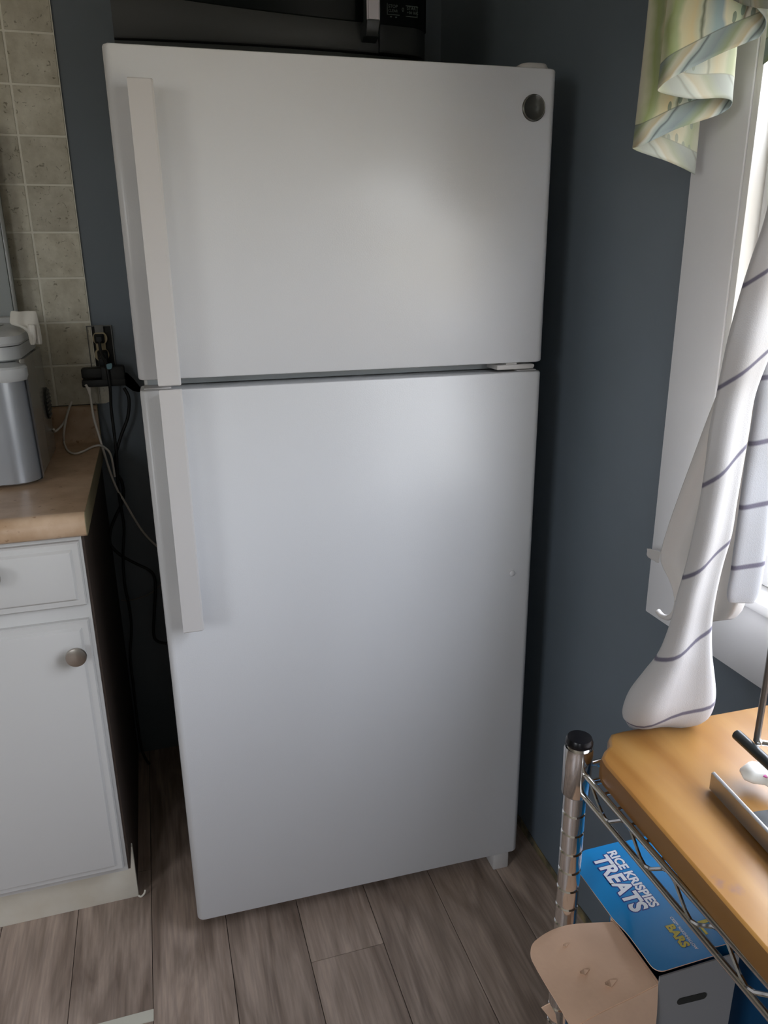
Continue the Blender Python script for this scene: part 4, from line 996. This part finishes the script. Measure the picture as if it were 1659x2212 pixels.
bm.faces.new(R_[0]); bm.faces.new(R_[-1][::-1])
add('front_flap', bm, m_card, sb, ang=40)
for (pp) in (((1170, 2178), (1188, 2168), (1200, 2190), (1204, 2212), (1192, 2205)),):
    o5 = [at(a, b_, Y=0.486) for a, b_ in pp]
    bm = bmesh.new(); loft(bm, [[v+Vector((0, dy_, 0)) for v in o5] for dy_ in (0, 0.001)]); add('torn_tab', bm, m_card, sb)

for (fx, fy, fs) in ((1262, 2098, 0.006), (1318, 2128, 0.0075), (1222, 2042, 0.004)):
    c_ = at(fx, fy, Z=0.606); c_.z = tan_z(c_.x, max(0.4895, c_.y)).z + 0.0014
    bm = bmesh.new(); loft(bm, [[c_+Vector((a*fs, b_*fs, h_*fs + dz)) for a, b_, h_ in ((-1, -0.3, 0.35), (-0.2, -0.6, 0), (1, -0.1, 0.4), (0.2, 0.5, 0), (-0.7, 0.3, 0.1))] for dz in (0, 0.0006)])
    add('torn_flake', bm, m_card, sb)
# lettering on the top flap: baseline runs toward the camera (-Y), letter tops toward +X
LM = Matrix(((0, 1, 0, 0), (-1, 0, 0, 0), (0, 0, 1, 0), (0, 0, 0, 1)))
def flap_text(body, x_, y_, size, mat, sx=1.0, off=0.0, dz=0.0013, sh=0.0):
    M = Matrix.Translation((x_, y_, 0.6300+dz)) @ LM
    o = text_mesh('lettering', body, size, M, mat, tf, ext=0.00005, offset=off, sx=sx, shear=sh)
    return o
for mat, off, dz in ((m_navy, 0.0024, 0.00125), (m_whiteink, 0.0011, 0.0014)):
    flap_text('TREATS', 0.4530, 0.6490, 0.0290, mat, 0.86, off, dz)
for mat, off, dz in ((m_navy, 0.0014, 0.00124), (m_whiteink, 0.0007, 0.00139)):
    flap_text('RICE KRISPIES', 0.4760, 0.6530, 0.0160, mat, 0.93, off*0.9, dz)
for mat, off, dz in ((m_navy, 0.0012, 0.00124), (m_yellow, 0.0007, 0.00139)):
    flap_text('BARS', 0.4755, 0.5375, 0.0135, mat, 0.95, off, dz)
flap_text('CRISPY MARSHMALLOW', 0.4870, 0.5460, 0.0050, m_whiteink, 0.80, 0.0001)
# yellow figure on the second flap
for (a0_, a1_, b0_, b1_) in ((0.511, 0.526, 0.529, 0.533), (0.511, 0.514, 0.516, 0.529)):
    bm = bmesh.new(); bx(bm, a0_, a1_, b0_, b1_, 0.6294, 0.6299); o = add('printed_mark', bm, m_yellow, sb)
# navy box beside it
nb = thing('navy_box', 'dark navy blue box standing right of the pale carton end', 'box', (0.63, 0.52, BZ))
box('body', 0.5755, 0.706, 0.455, 0.590, BZ, 0.598, m_blue2, nb, 0.001)
box('lid_fold', 0.5760, 0.7055, 0.4555, 0.520, 0.5982, 0.5995, m_blue2, nb, 0.0005)

# ================================================================== VALANCE at the window top
hem = [(0.716, 0.934, 1.431), (0.668, 0.934, 1.447), (0.621, 0.936, 1.459), (0.617, 0.918, 1.461), (0.655, 0.897, 1.478), (0.701, 0.882, 1.494), (0.706, 0.868, 1.504), (0.690, 0.864, 1.508), (0.645, 0.866, 1.506),
       (0.606, 0.870, 1.511), (0.601, 0.860, 1.516), (0.610, 0.850, 1.524), (0.645, 0.835, 1.542), (0.682, 0.823, 1.556), (0.692, 0.815, 1.562), (0.688, 0.806, 1.575), (0.660, 0.800, 1.59)]
hp = catmull([Vector(h) for h in hem], 7)
bm = bmesh.new(); uvl = bm.loops.layers.uv.new('UVMap')
dist = [0]
for a, b_ in zip(hp, hp[1:]): dist.append(dist[-1]+(Vector((b_.x, b_.y))-Vector((a.x, a.y))).length)
drops = [0, 0.004, 0.010, 0.018, 0.0255, 0.027, 0.04, 0.06, 0.09, 0.13, 0.18, 0.24, 0.32, 0.42, 0.55]
V = []
for i, p_ in enumerate(hp):
    colv = []
    for d_ in drops:
        k_ = d_/0.55
        z_ = p_.z + d_
        x_ = p_.x + 0.030*min(1.0, d_*3)*(0.66-p_.x)/0.06*0.35 + 0.006*k_ + 0.0015*math.sin(dist[i]*70+z_*8)
        y_ = p_.y + 0.0015*math.cos(dist[i]*55+z_*11)
        colv.append(bm.verts.new((min(x_, 0.726), y_, z_)))
    V.append(colv)
for i in range(len(V)-1):
    for j in range(len(drops)-1):
        f = bm.faces.new((V[i][j], V[i+1][j], V[i+1][j+1], V[i][j+1])); f.smooth = True
        for lp, (a, b_) in zip(f.loops, ((i, j), (i+1, j), (i+1, j+1), (i, j+1))): lp[uvl].uv = (dist[a], drops[b_])
vt = thing('valance', 'green and yellow watercolour-print valance with cascading folded hem at the window', 'valance', (0.66, 0.86, 2.08))
def cloth_obj(name, bm, mats, parent, th=0.0009, sub=1):
    me = bpy.data.meshes.new(name); bm.to_mesh(me); bm.free()
    for m in mats: me.materials.append(m)
    o = bpy.data.objects.new(name, me); COL.objects.link(o)
    so = o.modifiers.new('thickness', 'SOLIDIFY'); so.thickness = th; so.offset = 0; so.use_rim = True
    if len(mats) > 1: so.material_offset = 1
    if parent is not None:
        o.parent = parent; o.matrix_parent_inverse = EMPTY[parent.name].inverted()
    return o
cloth_obj('cascade_panel', bm, [m_val, m_val_back], vt)
# centre swag going right along the window
bm = bmesh.new(); uvl = bm.loops.layers.uv.new('UVMap'); V = []
nn_ = 40
for i in range(nn_+1):
    t_ = i/nn_; y_ = 0.832-1.25*t_
    zh = 1.545 + 0.15*math.sin(min(1, t_*1.2)*PI)**0.8 - 0.02*t_
    zh = 1.538 + 0.55*t_ if t_ < 0.28 else (1.692 + 0.06*math.sin((t_-0.28)/0.72*PI))
    if t_ > 0.86: zh -= (t_-0.86)*0.6
    colv = [bm.verts.new((0.715+0.006*math.sin(t_*60), y_, zh+d_*(2.06-zh)/0.55)) for d_ in drops]; V.append((y_, zh, colv))
for i in range(nn_):
    for j in range(len(drops)-1):
        f = bm.faces.new((V[i][2][j], V[i+1][2][j], V[i+1][2][j+1], V[i][2][j+1])); f.smooth = True
        for lp, (a, b_) in zip(f.loops, ((i, j), (i+1, j), (i+1, j+1), (i, j+1))): lp[uvl].uv = (-V[a][0], drops[b_]*(2.06-V[a][1])/0.55)
cloth_obj('swag', bm, [m_val, m_val_back], vt)
# front swag whose hem just dips into view at the very top
bm = bmesh.new(); uvl = bm.loops.layers.uv.new('UVMap'); V = []
for i in range(21):
    t_ = i/20; q = at(1545+200*t_, -14+34*math.sin(t_*PI*0.8)**1 , X=0.655)
    V.append((q, [bm.verts.new((q.x+0.0+0.004*math.sin(t_*12)+0.05*(d_/0.55), q.y, q.z+d_*(2.07-q.z)/0.55)) for d_ in drops]))
for i in range(20):
    for j in range(len(drops)-1):
        f = bm.faces.new((V[i][1][j], V[i+1][1][j], V[i+1][1][j+1], V[i][1][j+1])); f.smooth = True
        for lp, (a, b_) in zip(f.loops, ((i, j), (i+1, j), (i+1, j+1), (i, j+1))): lp[uvl].uv = (V[a][0].y*3, drops[b_])
cloth_obj('front_swag', bm, [m_val_back, m_val], vt)
# rod that carries it, above the frame
rd = thing('curtain_rod', 'white curtain rod above the window carrying the printed valance', 'curtain rod', (0.69, 0.2, 2.09))
tube('rod', [(0.690, 0.985, 2.075), (0.690, -0.62, 2.075)], 0.008, m_trim, rd, seg=12)
for y_ in (0.98, -0.61): box('bracket', 0.690, CX-0.0004, y_-0.008, y_+0.008, 2.066, 2.084, m_trim, rd, 0.001)

# ================================================================== HANGING TOWELS in front of the window
def hang(name, rows, X, mat, flat=0.34, folds=3, amp=0.10, parent=None, seg=28, seed=0):
    """rows (photo y, left x, right x[, X]) -> closed soft tube of cloth with lengthwise folds"""
    rr = []
    for r_ in rows:
        y_, xl, xr = r_[:3]; Xp = r_[3] if len(r_) > 3 else X
        c = at((xl+xr)/2, y_, X=Xp); dep = (c-Vector((0, 0, CAMZ))).dot(FW); rr.append((c, (xr-xl)/2/F_PX*dep))
    cs = catmull([Vector((c.x, c.y, c.z)) for c, w in rr], 5); ws = [v.x for v in catmull([Vector((w, 0, 0)) for c, w in rr], 5)]
    bm = bmesh.new(); uvl = bm.loops.layers.uv.new('UVMap'); V = []; vd = [0]
    H = Vector((RT.x, RT.y, 0)).normalized(); D = Vector((-H.y, H.x, 0))
    for i, (c, w) in enumerate(zip(cs, ws)):
        if i: vd.append(vd[-1]+(cs[i]-cs[i-1]).length)
        ring = []
        for k in range(seg):
            a = 2*PI*k/seg
            s_ = 1+amp*(1-0.85*(i/len(cs))**3)*math.sin(folds*a+seed+vd[i]*3)*abs(math.sin(a))
            dd = flat*w*math.sin(a)*s_ + (0.10*w*math.sin(folds*2*a*0.5+vd[i]*9+seed))*abs(math.sin(a))
            ring.append(bm.verts.new(c + H*(w*math.cos(a)) + D*dd))
        V.append(ring)
    for i in range(len(V)-1):
        for k in range(seg):
            k2 = (k+1) % seg
            f = bm.faces.new((V[i][k], V[i][k2], V[i+1][k2], V[i+1][k])); f.smooth = True
            for lp, (a, b_, kk) in zip(f.loops, ((i, k, k), (i, k2, k+1), (i+1, k2, k+1), (i+1, k, k))): lp[uvl].uv = (math.cos(2*PI*kk/seg), vd[a])
    bm.faces.new(V[0]); bm.faces.new(V[-1][::-1])
    bmesh.ops.recalc_face_normals(bm, faces=bm.faces[:])
    me = bpy.data.meshes.new(name); bm.to_mesh(me); bm.free(); me.materials.append(mat)
    for p_ in me.polygons: p_.use_smooth = True
    o = bpy.data.objects.new(name, me); COL.objects.link(o)
    if parent is not None: o.parent = parent
    return o
A_rows = [(400, 1668, 1745, .54), (480, 1650, 1735, .54), (560, 1622, 1718, .54), (650, 1594, 1690, .54), (750, 1568, 1668, .535), (850, 1548, 1632, .53), (930, 1532, 1618, .525), (1000, 1524, 1606, .52), (1080, 1512, 1592, .515), (1154, 1497, 1580, .51), (1220, 1482, 1561, .505), (1290, 1462, 1545, .50), (1350, 1447, 1537, .50),
          (1409, 1424, 1537, .50), (1450, 1394, 1541, .50), (1490, 1364, 1544, .50), (1520, 1350, 1540, .50), (1545, 1345, 1524, .50), (1558, 1352, 1490, .50), (1567, 1357, 1440, .50)]
tA = hang('striped_towel', A_rows, .50, m_towel, 0.46, 3, 0.34, seed=1.0)
tag(tA, 'white twisted towel with thin dark stripes, its bulging end touching the cutting board', 'towel')
C_rows = [(500, 1690, 1728, .585), (560, 1680, 1724, .58), (640, 1668, 1720, .575), (740, 1648, 1708, .575), (830, 1634, 1705, .575), (900, 1626, 1690, .575), (1000, 1609, 1678, .575), (1106, 1595, 1663, .57), (1180, 1585, 1656, .57), (1240, 1577, 1648, .57), (1280, 1570, 1640, .57), (1300, 1574, 1628, .57)]
tC = hang('grey_striped_towel', C_rows, .575, m_towel2, 0.36, 2, 0.08, seed=2.0)
tag(tC, 'shorter grey rolled towel with thin dark stripes hanging right of the twisted one', 'towel')
# plain linen behind: left flared edge, concave lower edge, tip at the right
L_edge = [(480, 1672), (620, 1630), (760, 1585), (894, 1530), (1000, 1492), (1090, 1458), (1174, 1430), (1214, 1421), (1246, 1444), (1294, 1460), (1330, 1452), (1352, 1470)]
R_edge = [(480, 1760), (620, 1745), (760, 1730), (894, 1710), (1000, 1695), (1090, 1675), (1174, 1655), (1214, 1645), (1246, 1630), (1294, 1612), (1320, 1606), (1338, 1585)]
rows = []
for (ya, xa), (yb, xb) in zip(L_edge, R_edge):
    rows.append([at(xa+(xb-xa)*k/16, ya+(yb-ya)*k/16, X=0.655+0.008*math.sin(k*0.9+ya*0.004)) for k in range(17)])
tB = cloth_sheet('linen_cloth', rows, 0.0012, [m_towel_b], None, 1)
tag(tB, 'plain pale linen cloth hanging behind the striped towels against the casing', 'cloth')
# crumpled gathered corner stretched to the casing edge
rows = []
for i, (a, b_, c, d_) in enumerate(((1396, 1183, 1428, 1192), (1399, 1190, 1427, 1200), (1395, 1197, 1425, 1209), (1402, 1206, 1424, 1218))):
    rows.append([at(a+(c-a)*k/8, b_+(d_-b_)*k/8 + 1.2*math.sin(k*2+i), X=0.722-0.006*k*0.8+0.002*math.sin(k*3.1+i*2)) for k in range(9)])
tp = cloth_sheet('gathered_corner', rows, 0.001, [m_towel_b], tB, 1)
# rolled lip at the lower left
bm = bmesh.new(); sweep(bm, catmull([at(a, b_, X=0.65) for a, b_ in ((1421, 1320), (1430, 1330), (1444, 1334), (1458, 1322), (1464, 1300))], 4), 0.004, 8); add('rolled_lip', bm, m_towel_b, tB, ang=60)
# drying hanger that carries the towels, hung from the curtain rod just right of the frame
hb = [Vector((0.545, 0.570, 1.386)), Vector((0.585, 0.598, 1.384)), Vector((0.625, 0.640, 1.376)), Vector((0.660, 0.700, 1.368))]
hk = thing('drying_hanger', 'white drying hanger below the curtain rod holding the hanging cloths', 'hanger', (0.61, 0.62, 1.38))
tube('bar', hb, 0.005, m_trim, hk, seg=12, smoothn=4)
tube('hook', [Vector((0.605, 0.615, 1.384)), Vector((0.64, 0.615, 1.60)), Vector((0.675, 0.615, 1.95)), Vector((0.679, 0.615, 2.075)), Vector((0.690, 0.615, 2.0865)), Vector((0.701, 0.615, 2.075))], 0.0022, m_trim, hk, seg=8, smoothn=5)
